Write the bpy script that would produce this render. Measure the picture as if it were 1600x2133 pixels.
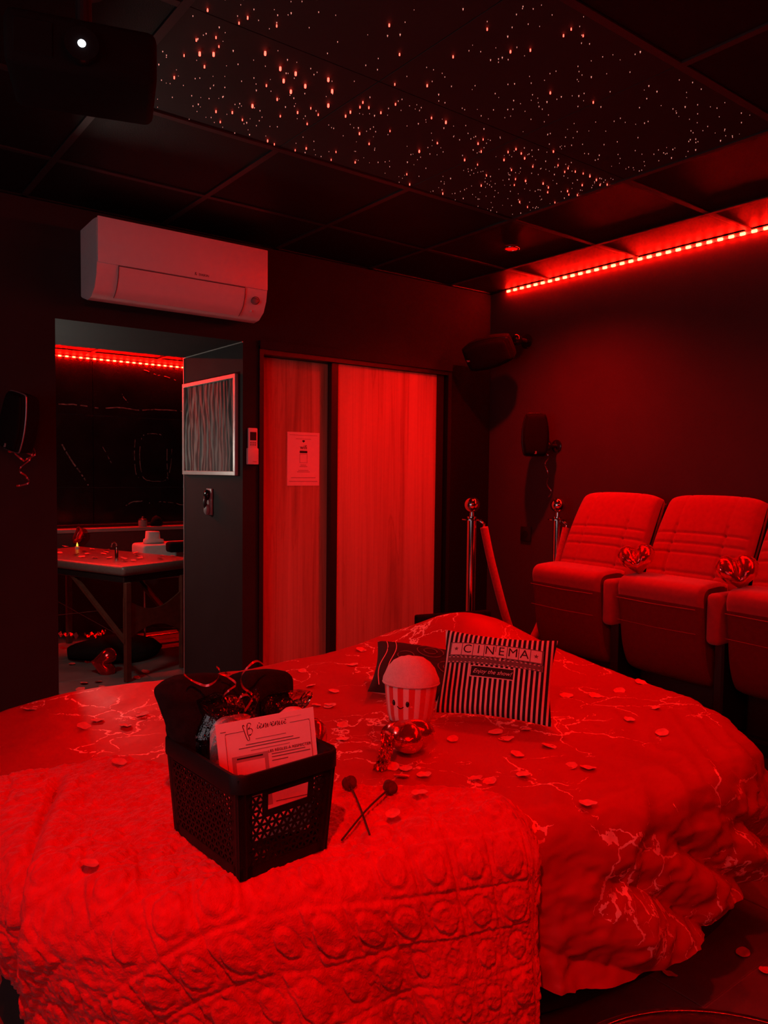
import bpy, bmesh, math, random
import numpy as np
from mathutils import Vector, Matrix, Euler

random.seed(7); rng = np.random.default_rng(7)
for o in list(bpy.data.objects): bpy.data.objects.remove(o)
SC = bpy.context.scene
COL = SC.collection
PI = math.pi

# ------------------------------------------------------------------ camera
F_PX = 1602.0; CAM = np.array([0.0, 0.0, 1.4])
YAW, PITCH, ROLL = [math.radians(a) for a in (37.37, 2.957, 0.659)]
fw = np.array([math.sin(YAW)*math.cos(PITCH), math.cos(YAW)*math.cos(PITCH), -math.sin(PITCH)])
rt = np.cross(fw, [0, 0, 1]); rt /= np.linalg.norm(rt); up = np.cross(rt, fw)
rt, up = rt*math.cos(ROLL)+up*math.sin(ROLL), -rt*math.sin(ROLL)+up*math.cos(ROLL)
cd = bpy.data.cameras.new('camera'); cam = bpy.data.objects.new('camera', cd); COL.objects.link(cam)
cd.sensor_fit = 'VERTICAL'; cd.sensor_height = 36.0; cd.lens = 36.0*F_PX/2133.0; cd.clip_start = 0.02
cam.matrix_world = Matrix(((rt[0], up[0], -fw[0], CAM[0]), (rt[1], up[1], -fw[1], CAM[1]), (rt[2], up[2], -fw[2], CAM[2]), (0, 0, 0, 1)))
SC.camera = cam

# ------------------------------------------------------------------ light and exposure
w = bpy.data.worlds.new('dark_world'); SC.world = w; w.use_nodes = True
w.node_tree.nodes['Background'].inputs[0].default_value = (0.02, 0.0, 0.0, 1)
w.node_tree.nodes['Background'].inputs[1].default_value = 0.0
SC.view_settings.view_transform = 'Standard'; SC.view_settings.look = 'None'
SC.view_settings.gamma = 1.0; SC.view_settings.exposure = 0.0; SC.view_settings.use_curve_mapping = False
RED = (1.0, 0.0011, 0.0005)
CHIP_STRENGTH = 350.0        # the bare diodes in view
LEFT_BAR = 3.0               # strip along the left wall (out of view)
FRONT_BAR = 84.0             # strip on the wall behind the camera
SCREEN = 0.62                # projected picture on the left wall
SPA_LAMP = 12.0               # neutral lamp in the room behind the opening
SPOTS = ((2.90, 2.76, 120.0, None, 144), (0.430, 2.82, 0.3, None, 144), (2.90, 0.96, 40.0, None, 144), (-0.05, 0.25, 180.0, (0.62, 1.40, 0.75), 92))   # red ceiling spots: x, y, power, aim, beam
def lamp(name, kind, loc, power, color, radius):
    l = bpy.data.lights.new(name, kind); l.energy = power; l.color = color; l.shadow_soft_size = radius
    o = bpy.data.objects.new(name, l); COL.objects.link(o); o.location = loc
    return o
for sx, sy, pw, aim, beam in SPOTS:
    o = lamp('ceiling_spot_light', 'SPOT', (sx, sy, 2.526), pw, RED, 0.022); o.data.spot_size = math.radians(beam); o.data.spot_blend = 1.0
    if aim: o.rotation_euler = (Vector(aim)-o.location).to_track_quat('-Z', 'Y').to_euler()
lamp('spa_lamp_light', 'POINT', (1.02, 4.5, 1.5), SPA_LAMP, (1.0, 0.93, 0.80), 0.07)

# ------------------------------------------------------------------ helpers
def at_z(x, y, z):
    d = fw + rt*(x-800)/F_PX - up*(y-1066.5)/F_PX
    return CAM + d*((z-CAM[2])/d[2])
def at_y(x, y, Y):
    d = fw + rt*(x-800)/F_PX - up*(y-1066.5)/F_PX
    return CAM + d*(Y/d[1])
def at_x(x, y, X):
    d = fw + rt*(x-800)/F_PX - up*(y-1066.5)/F_PX
    return CAM + d*(X/d[0])

MATS = {}
def mat(name, color, rough=0.6, metal=0.0, var=0.12, scale=30.0, bump=0.0, bscale=200.0, spec=0.5, sheen=0.0, emis=None, estr=0.0, trans=0.0, alpha=1.0, coat=0.0):
    m = bpy.data.materials.new(name); m.use_nodes = True; MATS[name] = m
    nt = m.node_tree; b = nt.nodes['Principled BSDF']
    b.inputs['Roughness'].default_value = rough; b.inputs['Metallic'].default_value = metal
    b.inputs['Specular IOR Level'].default_value = spec
    b.inputs['Sheen Weight'].default_value = sheen; b.inputs['Coat Weight'].default_value = coat
    b.inputs['Transmission Weight'].default_value = trans; b.inputs['Alpha'].default_value = alpha
    b.inputs['Base Color'].default_value = (*color, 1)
    tc = nt.nodes.new('ShaderNodeTexCoord')
    if var > 0:
        n = nt.nodes.new('ShaderNodeTexNoise'); n.inputs['Scale'].default_value = scale; n.inputs['Detail'].default_value = 3
        nt.links.new(tc.outputs['Object'], n.inputs['Vector'])
        r = nt.nodes.new('ShaderNodeValToRGB'); r.color_ramp.elements[0].position = 0.3; r.color_ramp.elements[1].position = 0.7
        r.color_ramp.elements[0].color = (*[c*(1-var) for c in color], 1); r.color_ramp.elements[1].color = (*[min(1, c*(1+var)) for c in color], 1)
        nt.links.new(n.outputs['Fac'], r.inputs['Fac']); nt.links.new(r.outputs['Color'], b.inputs['Base Color'])
    if bump > 0:
        n2 = nt.nodes.new('ShaderNodeTexNoise'); n2.inputs['Scale'].default_value = bscale; n2.inputs['Detail'].default_value = 4
        nt.links.new(tc.outputs['Object'], n2.inputs['Vector'])
        bp = nt.nodes.new('ShaderNodeBump'); bp.inputs['Strength'].default_value = bump; bp.inputs['Distance'].default_value = 0.01
        nt.links.new(n2.outputs['Fac'], bp.inputs['Height']); nt.links.new(bp.outputs['Normal'], b.inputs['Normal'])
    if emis:
        b.inputs['Emission Color'].default_value = (*emis, 1); b.inputs['Emission Strength'].default_value = estr
    return m

class MB:
    def __init__(s): s.v = []; s.f = []
    def add(s, vs, fs):
        o = len(s.v); s.v += [tuple(map(float, p)) for p in vs]; s.f += [tuple(i+o for i in f) for f in fs]; return s
    def box(s, x0, x1, y0, y1, z0, z1):
        return s.add([(x0,y0,z0),(x1,y0,z0),(x1,y1,z0),(x0,y1,z0),(x0,y0,z1),(x1,y0,z1),(x1,y1,z1),(x0,y1,z1)],
                     [(0,3,2,1),(4,5,6,7),(0,1,5,4),(1,2,6,5),(2,3,7,6),(3,0,4,7)])
    def rbox(s, x0, x1, y0, y1, z0, z1, r=0.01, seg=2):
        bm = bmesh.new(); bmesh.ops.create_cube(bm, size=1)
        for v in bm.verts:
            v.co = Vector(((x0+x1)/2+v.co.x*(x1-x0), (y0+y1)/2+v.co.y*(y1-y0), (z0+z1)/2+v.co.z*(z1-z0)))
        bmesh.ops.bevel(bm, geom=bm.edges[:], offset=r, segments=seg, profile=0.5, affect='EDGES')
        bm.verts.index_update(); s.add([v.co[:] for v in bm.verts], [[v.index for v in f.verts] for f in bm.faces]); bm.free(); return s
    def tube(s, path, rad, n=8, cap=True):
        P = [np.array(p, float) for p in path]; m = len(P)
        R = rad if hasattr(rad, '__len__') else [rad]*m
        prev = None; vs = []
        for i in range(m):
            t = P[min(i+1, m-1)]-P[max(i-1, 0)]; t = t/(np.linalg.norm(t)+1e-9)
            if prev is None:
                a = np.cross(t, [0, 0, 1]) if abs(t[2]) < 0.9 else np.cross(t, [1, 0, 0])
            else: a = prev-t*(prev@t)
            a = a/(np.linalg.norm(a)+1e-9); b = np.cross(t, a); prev = a
            for k in range(n):
                q = 2*PI*k/n; vs.append(P[i]+R[i]*(a*math.cos(q)+b*math.sin(q)))
        fs = []
        for i in range(m-1):
            for k in range(n):
                fs.append((i*n+k, i*n+(k+1) % n, (i+1)*n+(k+1) % n, (i+1)*n+k))
        if cap: fs.append(tuple(range(n-1, -1, -1))); fs.append(tuple((m-1)*n+k for k in range(n)))
        return s.add(vs, fs)
    def bar(s, a, b, wx, wy=None):
        """square bar from a to b"""
        wy = wy or wx; a = np.array(a, float); b = np.array(b, float); t = (b-a)/np.linalg.norm(b-a)
        u = np.cross(t, [0, 0, 1]) if abs(t[2]) < 0.95 else np.cross(t, [0, 1, 0]); u /= np.linalg.norm(u); v = np.cross(t, u)
        vs = [p+u*i*wx/2+v*j*wy/2 for p in (a, b) for i, j in ((-1,-1),(1,-1),(1,1),(-1,1))]
        return s.add(vs, [(0,1,2,3)[::-1],(4,5,6,7),(0,1,5,4),(1,2,6,5),(2,3,7,6),(3,0,4,7)])
    def lathe(s, prof, n=24, c=(0, 0, 0), axis='z'):
        vs = []; fs = []; m = len(prof)
        for r, z in prof:
            for k in range(n):
                q = 2*PI*k/n; p = (r*math.cos(q), r*math.sin(q), z)
                if axis == 'y': p = (p[0], z, p[1])
                if axis == 'x': p = (z, p[0], p[1])
                vs.append((p[0]+c[0], p[1]+c[1], p[2]+c[2]))
        for i in range(m-1):
            for k in range(n): fs.append((i*n+k, i*n+(k+1) % n, (i+1)*n+(k+1) % n, (i+1)*n+k))
        if prof[0][0] > 1e-5: fs.append(tuple(range(n-1, -1, -1)))
        if prof[-1][0] > 1e-5: fs.append(tuple((m-1)*n+k for k in range(n)))
        return s.add(vs, fs)
    def sphere(s, c, r, n=16, m=10, sc=(1, 1, 1)):
        prof = [(r*math.sin(PI*i/m)+1e-6, -r*math.cos(PI*i/m)) for i in range(m+1)]
        o = len(s.v); s.lathe(prof, n)
        for i in range(o, len(s.v)): p = s.v[i]; s.v[i] = (p[0]*sc[0]+c[0], p[1]*sc[1]+c[1], p[2]*sc[2]+c[2])
        return s
    def ribbon(s, path, width, side=None):
        P = [np.array(p, float) for p in path]; m = len(P); vs = []
        for i in range(m):
            t = P[min(i+1, m-1)]-P[max(i-1, 0)]; t /= np.linalg.norm(t)+1e-9
            sd = np.array(side(i/(m-1)) if callable(side) else (side if side is not None else (0, 0, 1)), float)
            sd = sd-t*(sd@t)*0.8; sd /= np.linalg.norm(sd)+1e-9
            vs += [P[i]-sd*width/2, P[i]+sd*width/2]
        return s.add(vs, [(2*i, 2*i+1, 2*i+3, 2*i+2) for i in range(m-1)])
    def poly(s, pts2, y0, y1):
        """prism: outline in x,z extruded from y0 to y1"""
        n = len(pts2); vs = [(x, y0, z) for x, z in pts2]+[(x, y1, z) for x, z in pts2]
        return s.add(vs, [tuple(range(n)), tuple(range(2*n-1, n-1, -1))]+[(i, i+n, (i+1) % n+n, (i+1) % n) for i in range(n)])
    def xf(s, M):
        s.v = [tuple(M @ Vector(p)) for p in s.v]; return s
    def grid(s, V):
        n, m = V.shape[:2]
        return s.add(V.reshape(-1, 3).tolist(), [(i*m+j, i*m+j+1, (i+1)*m+j+1, (i+1)*m+j) for i in range(n-1) for j in range(m-1)])

def link_mesh(name, me, material, parent=None, smooth=False):
    o = bpy.data.objects.new(name, me); COL.objects.link(o)
    if material is not None and not me.materials: me.materials.append(material if not isinstance(material, str) else MATS[material])
    if parent is not None: o.parent = parent
    if smooth:
        me.polygons.foreach_set('use_smooth', [True]*len(me.polygons))
        if smooth == 'auto': me.set_sharp_from_angle(angle=math.radians(40))
    return o
def obj(name, mb, material, parent=None, smooth=False, local=False, flip=True):
    """one mesh object; world coordinates unless local, moved into the parent's frame"""
    me = bpy.data.meshes.new(name)
    v = mb.v
    if parent is not None and not local:
        Mi = parent.matrix_basis.inverted()
        v = [tuple(Mi @ Vector(p)) for p in v]
    me.from_pydata(v, [], mb.f); me.validate()
    if flip:
        bm = bmesh.new(); bm.from_mesh(me); bmesh.ops.recalc_face_normals(bm, faces=bm.faces[:]); bm.to_mesh(me); bm.free()
    return link_mesh(name, me, material, parent, smooth)
def thing(name, label, cat, loc=(0, 0, 0), rz=0.0, group=None, rot=None):
    o = bpy.data.objects.new(name, None); COL.objects.link(o); o.empty_display_size = 0.05
    o.matrix_basis = Matrix.Translation(Vector(loc)) @ (rot.to_matrix().to_4x4() if rot else Matrix.Rotation(rz, 4, 'Z'))
    return tag(o, label, cat, group)
def tag(o, label, cat, group=None):
    o['label'] = label; o['category'] = cat
    if group: o['group'] = group
    return o
def struct(o): o['kind'] = 'structure'; return o
def stuff(o): o['kind'] = 'stuff'; return o
def copy_part(src, parent, loc=(0, 0, 0), rot=(0, 0, 0)):
    c = src.copy(); COL.objects.link(c); c.parent = parent; c.matrix_basis = Matrix.Translation(Vector(loc)) @ Euler(rot).to_matrix().to_4x4(); return c

def text_mesh(body, size, extrude=0.0004, shear=0.0, spacing=1.0, align='CENTER'):
    cu = bpy.data.curves.new('lettering', 'FONT'); cu.body = body; cu.size = size; cu.extrude = extrude; cu.shear = shear
    cu.space_character = spacing; cu.align_x = align; cu.align_y = 'CENTER'; cu.resolution_u = 3
    o = bpy.data.objects.new('lettering', cu); COL.objects.link(o); bpy.context.view_layer.update()
    me = bpy.data.meshes.new_from_object(o.evaluated_get(bpy.context.evaluated_depsgraph_get()))
    bpy.data.objects.remove(o); bpy.data.curves.remove(cu); me.materials.clear()
    return me
def text(name, body, size, M, material, parent, **k):
    """lettering in its x,y plane, placed by M in the parent's frame"""
    me = text_mesh(body, size, **k); me.transform(M); return link_mesh(name, me, material, parent)

def cr(points, n=10, closed=False):
    """Catmull-Rom curve through points"""
    P = [np.array(p, float) for p in points]; m = len(P); out = []
    for i in range(m if closed else m-1):
        p0 = P[(i-1) % m] if closed or i > 0 else P[0]; p1 = P[i]; p2 = P[(i+1) % m]
        p3 = P[(i+2) % m] if closed or i+2 < m else P[-1]
        for k in range(n):
            t = k/n; out.append(0.5*((2*p1)+(-p0+p2)*t+(2*p0-5*p1+4*p2-p3)*t*t+(-p0+3*p1-3*p2+p3)*t**3))
    if not closed: out.append(P[-1])
    return out
def _h(i, j, k):
    n = (i.astype(np.int64)*374761393+j.astype(np.int64)*668265263+k.astype(np.int64)*2147483647) & 0xffffffff
    n = ((n ^ (n >> 13))*1274126177) & 0xffffffff
    return ((n ^ (n >> 16)) & 0xffff)/65535.0
def noise3(x, y, z=0.0):
    x, y, z = np.broadcast_arrays(np.asarray(x, float), np.asarray(y, float), np.asarray(z, float))
    i, j, k = np.floor(x).astype(int), np.floor(y).astype(int), np.floor(z).astype(int)
    u, v, w_ = x-i, y-j, z-k; u = u*u*(3-2*u); v = v*v*(3-2*v); w_ = w_*w_*(3-2*w_)
    def L(a, b, t): return a+(b-a)*t
    return L(L(L(_h(i,j,k),_h(i+1,j,k),u), L(_h(i,j+1,k),_h(i+1,j+1,k),u), v), L(L(_h(i,j,k+1),_h(i+1,j,k+1),u), L(_h(i,j+1,k+1),_h(i+1,j+1,k+1),u), v), w_)*2-1
def fbm(x, y, z=0.0, o=3):
    s = 0; a = 1
    for q in range(o): s = s+a*noise3(x*2**q+q*17.3, y*2**q+q*5.1, np.asarray(z)*2**q); a *= 0.5
    return s
def ridge(x, y, z=0.0, o=3):
    s = 0; a = 1
    for q in range(o): s = s+a*(1-2*np.abs(noise3(x*2**q+q*11.7, y*2**q+q*3.9, np.asarray(z)*2**q))); a *= 0.5
    return s
def inflate(outline, thick, rings=10, power=2.0, back=1.0, center=None, wob=0.0, wfreq=20.0, seed=0.0):
    """closed cushion-like body: outline in x,z, bulging to -y (front) and +y"""
    O = np.array(outline, float); c = O.mean(0) if center is None else np.array(center); n = len(O); mb = MB(); vs = []; fs = []
    def ring(k, sgn):
        h = thick*(1-k**power)**(1/power)*sgn*(back if sgn > 0 else 1.0)
        for p in O:
            q = c+(p-c)*k; d = wob*float(fbm(q[0]*wfreq+seed, q[1]*wfreq+sgn*3, 0.0)) if wob and k < 0.999 else 0.0
            vs.append((q[0], h+d*sgn*(h != 0), q[1]))
    ks = [math.sin(PI/2*(i+1)/rings) for i in range(rings)]
    ks[-1] = 1.0
    for k in ks: ring(k, -1)
    for k in ks[-2::-1]: ring(k, 1)
    m = len(vs)//n
    vs.append((c[0], -thick, c[1])); vs.append((c[0], thick*back, c[1])); a, b = len(vs)-2, len(vs)-1
    for i in range(n): fs.append((a, i, (i+1) % n)); fs.append((b, (m-1)*n+(i+1) % n, (m-1)*n+i))
    for r in range(m-1):
        for i in range(n): fs.append((r*n+i, (r+1)*n+i, (r+1)*n+(i+1) % n, r*n+(i+1) % n))
    return mb.add(vs, fs)
def heart_outline(w, n=48):
    pts = []
    for i in range(n):
        t = 2*PI*i/n
        pts.append((w*16*math.sin(t)**3/32, w*(13*math.cos(t)-5*math.cos(2*t)-2*math.cos(3*t)-math.cos(4*t))/32))
    return pts

# ------------------------------------------------------------------ materials
mat('wall_paint', (0.024, 0.021, 0.021), 0.8, spec=0.15, var=0.08, scale=6, bump=0.05, bscale=120)
mat('wall_paint_right', (0.052, 0.016, 0.016), 0.75, var=0.08, scale=6, bump=0.05, bscale=120)  # redder and lighter than the tone of the other walls
mat('tile_black', (0.007, 0.006, 0.006), 0.55, spec=0.2, var=0.15, scale=40, bump=0.15, bscale=300)
mat('star_tile_black', (0.012, 0.011, 0.011), 0.7, var=0.15, scale=40)
mat('grid_metal', (0.035, 0.032, 0.032), 0.4, 0.2, var=0.05)
mat('floor_grout', (0.22, 0.21, 0.20), 0.9)
mat('floor_tile', (0.15, 0.145, 0.14), 0.42, var=0.25, scale=5, bump=0.03, bscale=60)
mat('black_metal', (0.010, 0.010, 0.011), 0.45, var=0.1)
mat('matt_black', (0.008, 0.007, 0.007), 0.9, var=0.1, spec=0.1)
mat('black_plastic', (0.012, 0.012, 0.012), 0.42, var=0.1)
mat('black_gloss', (0.010, 0.009, 0.009), 0.16, var=0.05)
mat('black_fabric', (0.012, 0.011, 0.011), 0.95, var=0.3, scale=60, bump=0.4, bscale=500, spec=0.1)
mat('carpet_black', (0.012, 0.011, 0.011), 1.0, var=0.3, bump=0.5, bscale=400, spec=0.1)
mat('white_plastic', (0.78, 0.78, 0.77), 0.38, var=0.02)
mat('white_plastic_seam', (0.12, 0.12, 0.12), 0.6, var=0.02)
mat('grey_plastic', (0.25, 0.25, 0.25), 0.4, var=0.05)
mat('paper', (0.82, 0.80, 0.78), 0.8, var=0.02)
mat('ink', (0.02, 0.018, 0.02), 0.8, var=0.02)
mat('soft_ink', (0.20, 0.17, 0.17), 0.8, var=0.02)
mat('ink_panel', (0.42, 0.36, 0.36), 0.8, var=0.05)
mat('led_chip', (0.9, 0.2, 0.1), 0.5, var=0, emis=(1.0, 0.0044, 0.0016), estr=CHIP_STRENGTH)
mat('left_bar', (0.9, 0.2, 0.1), 0.5, var=0, emis=RED, estr=LEFT_BAR)
mat('front_bar', (0.9, 0.2, 0.1), 0.5, var=0, emis=RED, estr=FRONT_BAR)
mat('spa_led_chip', (0.9, 0.2, 0.1), 0.5, var=0, emis=(1.0, 0.0009, 0.0003), estr=1700.0)
mat('led_tape', (0.55, 0.52, 0.48), 0.5, var=0.05)
mat('star_big', (0.5, 0.1, 0.05), 0.5, var=0, emis=(1.0, 0.055, 0.035), estr=7.0)
mat('star_small', (0.5, 0.1, 0.05), 0.5, var=0, emis=(1.0, 0.36, 0.28), estr=1.0)
mat('spot_lens', (0.6, 0.1, 0.1), 0.3, var=0, emis=RED, estr=2.0)
mat('lens_lit', (0.8, 0.8, 0.9), 0.1, var=0, emis=(0.80, 0.88, 1.0), estr=6.0)
mat('screen_lit', (0.8, 0.8, 0.8), 0.8, var=0, emis=(0.85, 0.92, 1.0), estr=SCREEN)
mat('chrome', (0.75, 0.70, 0.68), 0.12, 1.0, var=0.03)
mat('steel_tube', (0.70, 0.68, 0.66), 0.25, 1.0, var=0.05)
mat('velvet', (0.55, 0.02, 0.03), 0.85, var=0.15, scale=80, sheen=0.5, bump=0.2, bscale=600, spec=0.2)
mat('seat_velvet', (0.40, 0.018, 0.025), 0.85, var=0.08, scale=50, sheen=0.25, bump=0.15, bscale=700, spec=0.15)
mat('seat_velvet_shaded', (0.17, 0.006, 0.008), 0.9, var=0.08, scale=50, bump=0.15, bscale=700, spec=0.1)  # seat velvet darkened, the shade on the pad fronts put into its colour
mat('seat_thread', (0.40, 0.015, 0.02), 0.9)
mat('balloon_foil', (0.80, 0.03, 0.04), 0.17, 0.86, var=0.05, bump=0.12, bscale=35)
mat('ribbon_red', (0.75, 0.10, 0.12), 0.22, 0.6, var=0.05)
mat('ribbon_dim', (0.50, 0.35, 0.36), 0.25, 0.8, var=0.05)
mat('petal', (0.80, 0.10, 0.09), 0.7, var=0.12, scale=60, sheen=0.2)
mat('basket_plastic', (0.006, 0.005, 0.005), 0.5, var=0.1, spec=0.2, bump=0.05, bscale=300)
mat('rose_dark', (0.10, 0.008, 0.010), 0.85, var=0.3, scale=90)
mat('rose_stem', (0.05, 0.03, 0.02), 0.8, var=0.3, scale=90)
mat('plush_white', (0.75, 0.70, 0.68), 0.95, var=0.06, scale=120, sheen=0.4, bump=0.5, bscale=350)
mat('pillow_underside', (0.70, 0.66, 0.64), 0.9, var=0.05, bump=0.2, bscale=500)
mat('pillow_black', (0.013, 0.012, 0.012), 0.9, var=0.2, bump=0.2, bscale=500)
mat('print_white', (0.68, 0.64, 0.62), 0.85, var=0.05)
mat('print_grey', (0.14, 0.11, 0.11), 0.85, var=0.2, scale=200)
mat('wood_table', (0.10, 0.035, 0.022), 0.5, var=0.25, scale=25)
mat('vinyl', (0.15, 0.11, 0.10), 0.34, var=0.12, scale=60, bump=0.1, bscale=200)
mat('vein', (0.20, 0.17, 0.16), 0.5, var=0.9, scale=30)
mat('marble_black', (0.012, 0.011, 0.012), 0.18, var=0.4, scale=4)
mat('marble_grout', (0.05, 0.045, 0.045), 0.8)
mat('towel_white', (0.72, 0.68, 0.66), 0.95, var=0.05, bump=0.4, bscale=300)
mat('tub_acrylic', (0.30, 0.27, 0.26), 0.3, var=0.05)
mat('tub_apron', (0.05, 0.035, 0.035), 0.4, var=0.1)
mat('candle_wax', (0.7, 0.6, 0.5), 0.6, var=0.05)
mat('flame', (0.9, 0.6, 0.1), 0.5, var=0, emis=(1.0, 0.55, 0.05), estr=1.6)
mat('gold_foil', (0.75, 0.38, 0.22), 0.25, 1.0, var=0.2, scale=60, bump=0.4, bscale=60)
mat('silver_edge', (0.45, 0.42, 0.45), 0.3, 0.7, var=0.1)
mat('eye_black', (0.01, 0.01, 0.01), 0.2, var=0)
mat('blush', (0.7, 0.12, 0.12), 0.9, var=0)
mat('frame_silver', (0.55, 0.53, 0.51), 0.35, 0.5, var=0.05)
mat('mattress_ticking', (0.35, 0.05, 0.05), 0.9)
mat('bed_base_black', (0.010, 0.009, 0.009), 0.9, var=0.2)

def wood_material():
    m = bpy.data.materials.new('oak_panel'); m.use_nodes = True; MATS['oak_panel'] = m; nt = m.node_tree; b = nt.nodes['Principled BSDF']
    b.inputs['Roughness'].default_value = 0.55; b.inputs['Specular IOR Level'].default_value = 0.3
    tc = nt.nodes.new('ShaderNodeTexCoord'); mp = nt.nodes.new('ShaderNodeMapping'); mp.inputs['Scale'].default_value = (9, 9, 0.45)
    nt.links.new(tc.outputs['Object'], mp.inputs['Vector'])
    n1 = nt.nodes.new('ShaderNodeTexNoise'); n1.inputs['Scale'].default_value = 1.0; n1.inputs['Detail'].default_value = 6; n1.inputs['Distortion'].default_value = 0.8
    nt.links.new(mp.outputs[0], n1.inputs['Vector'])
    mp2 = nt.nodes.new('ShaderNodeMapping'); mp2.inputs['Scale'].default_value = (95, 95, 1.6); nt.links.new(tc.outputs['Object'], mp2.inputs['Vector'])
    n2 = nt.nodes.new('ShaderNodeTexNoise'); n2.inputs['Scale'].default_value = 1.0; n2.inputs['Detail'].default_value = 4; nt.links.new(mp2.outputs[0], n2.inputs['Vector'])
    r1 = nt.nodes.new('ShaderNodeValToRGB'); e = r1.color_ramp.elements
    e[0].position = 0.25; e[0].color = (0.20, 0.12, 0.07, 1); e[1].position = 0.65; e[1].color = (0.58, 0.42, 0.28, 1)
    k = e.new(0.44); k.color = (0.47, 0.32, 0.20, 1); k2 = e.new(0.455); k2.color = (0.40, 0.26, 0.16, 1); k3 = e.new(0.47); k3.color = (0.49, 0.34, 0.22, 1)
    nt.links.new(n1.outputs['Fac'], r1.inputs['Fac'])
    mx = nt.nodes.new('ShaderNodeMix'); mx.data_type = 'RGBA'; mx.blend_type = 'MULTIPLY'; mx.inputs[0].default_value = 0.22
    r2 = nt.nodes.new('ShaderNodeValToRGB'); r2.color_ramp.elements[0].position = 0.35; r2.color_ramp.elements[1].position = 0.55; r2.color_ramp.elements[0].color = (0.5, 0.45, 0.42, 1)
    nt.links.new(n2.outputs['Fac'], r2.inputs['Fac']); nt.links.new(r1.outputs[0], mx.inputs[6]); nt.links.new(r2.outputs[0], mx.inputs[7])
    nt.links.new(mx.outputs[2], b.inputs['Base Color'])
    bp = nt.nodes.new('ShaderNodeBump'); bp.inputs['Strength'].default_value = 0.15; bp.inputs['Distance'].default_value = 0.004
    nt.links.new(n1.outputs['Fac'], bp.inputs['Height']); nt.links.new(bp.outputs[0], b.inputs['Normal'])
wood_material()

def cover_material():
    m = bpy.data.materials.new('satin_foil_print'); m.use_nodes = True; MATS['satin_foil_print'] = m; nt = m.node_tree; b = nt.nodes['Principled BSDF']
    N = nt.nodes.new; L = nt.links.new
    tc = N('ShaderNodeTexCoord')
    nz = N('ShaderNodeTexNoise'); nz.inputs['Scale'].default_value = 7.0; nz.inputs['Detail'].default_value = 5; L(tc.outputs['UV'], nz.inputs['Vector'])
    mx = N('ShaderNodeMix'); mx.data_type = 'RGBA'; mx.blend_type = 'LINEAR_LIGHT'; mx.inputs[0].default_value = 0.10
    L(tc.outputs['UV'], mx.inputs[6]); L(nz.outputs['Color'], mx.inputs[7])
    vo = N('ShaderNodeTexVoronoi'); vo.feature = 'DISTANCE_TO_EDGE'; vo.inputs['Scale'].default_value = 5.2; L(mx.outputs[2], vo.inputs['Vector'])
    n2 = N('ShaderNodeTexNoise'); n2.inputs['Scale'].default_value = 3.0; n2.inputs['Detail'].default_value = 4; L(tc.outputs['UV'], n2.inputs['Vector'])
    def line(tex, width, lo, hi):
        w_ = N('ShaderNodeMapRange'); w_.inputs['From Min'].default_value = lo; w_.inputs['From Max'].default_value = hi
        w_.inputs['To Min'].default_value = 0.0; w_.inputs['To Max'].default_value = width; L(n2.outputs['Fac'], w_.inputs['Value'])
        l_ = N('ShaderNodeMath'); l_.operation = 'LESS_THAN'; L(tex.outputs['Distance'], l_.inputs[0]); L(w_.outputs[0], l_.inputs[1]); return l_
    lt = line(vo, 0.017, 0.46, 0.54)
    vo2 = N('ShaderNodeTexVoronoi'); vo2.feature = 'DISTANCE_TO_EDGE'; vo2.inputs['Scale'].default_value = 15.0; L(mx.outputs[2], vo2.inputs['Vector'])
    lt2 = line(vo2, 0.020, 0.57, 0.68)
    mxm = N('ShaderNodeMath'); mxm.operation = 'MAXIMUM'; L(lt.outputs[0], mxm.inputs[0]); L(lt2.outputs[0], mxm.inputs[1])
    br = N('ShaderNodeTexNoise'); br.inputs['Scale'].default_value = 70; L(tc.outputs['UV'], br.inputs['Vector'])
    gt = N('ShaderNodeMath'); gt.operation = 'GREATER_THAN'; gt.inputs[1].default_value = 0.42; L(br.outputs['Fac'], gt.inputs[0])
    mk = N('ShaderNodeMath'); mk.operation = 'MULTIPLY'; L(mxm.outputs[0], mk.inputs[0]); L(gt.outputs[0], mk.inputs[1])
    c = N('ShaderNodeMix'); c.data_type = 'RGBA'; c.inputs[6].default_value = (0.42, 0.008, 0.012, 1); c.inputs[7].default_value = (1.0, 0.70, 0.66, 1)
    L(mk.outputs[0], c.inputs[0]); L(c.outputs[2], b.inputs['Base Color'])
    rr = N('ShaderNodeMapRange'); rr.inputs['To Min'].default_value = 0.50; rr.inputs['To Max'].default_value = 0.38; L(mk.outputs[0], rr.inputs['Value']); L(rr.outputs[0], b.inputs['Roughness'])
    mm = N('ShaderNodeMath'); mm.operation = 'MULTIPLY'; mm.inputs[1].default_value = 0.35; L(mk.outputs[0], mm.inputs[0]); L(mm.outputs[0], b.inputs['Metallic'])
    fb = N('ShaderNodeTexNoise'); fb.inputs['Scale'].default_value = 40; fb.inputs['Detail'].default_value = 3; L(tc.outputs['UV'], fb.inputs['Vector'])
    ad = N('ShaderNodeMath'); ad.operation = 'MULTIPLY_ADD'; ad.inputs[1].default_value = 0.6; L(mk.outputs[0], ad.inputs[0]); L(fb.outputs['Fac'], ad.inputs[2])
    bp = N('ShaderNodeBump'); bp.inputs['Strength'].default_value = 0.22; bp.inputs['Distance'].default_value = 0.004; L(ad.outputs[0], bp.inputs['Height']); L(bp.outputs[0], b.inputs['Normal'])
    b.inputs['Specular IOR Level'].default_value = 0.45
cover_material()

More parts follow.
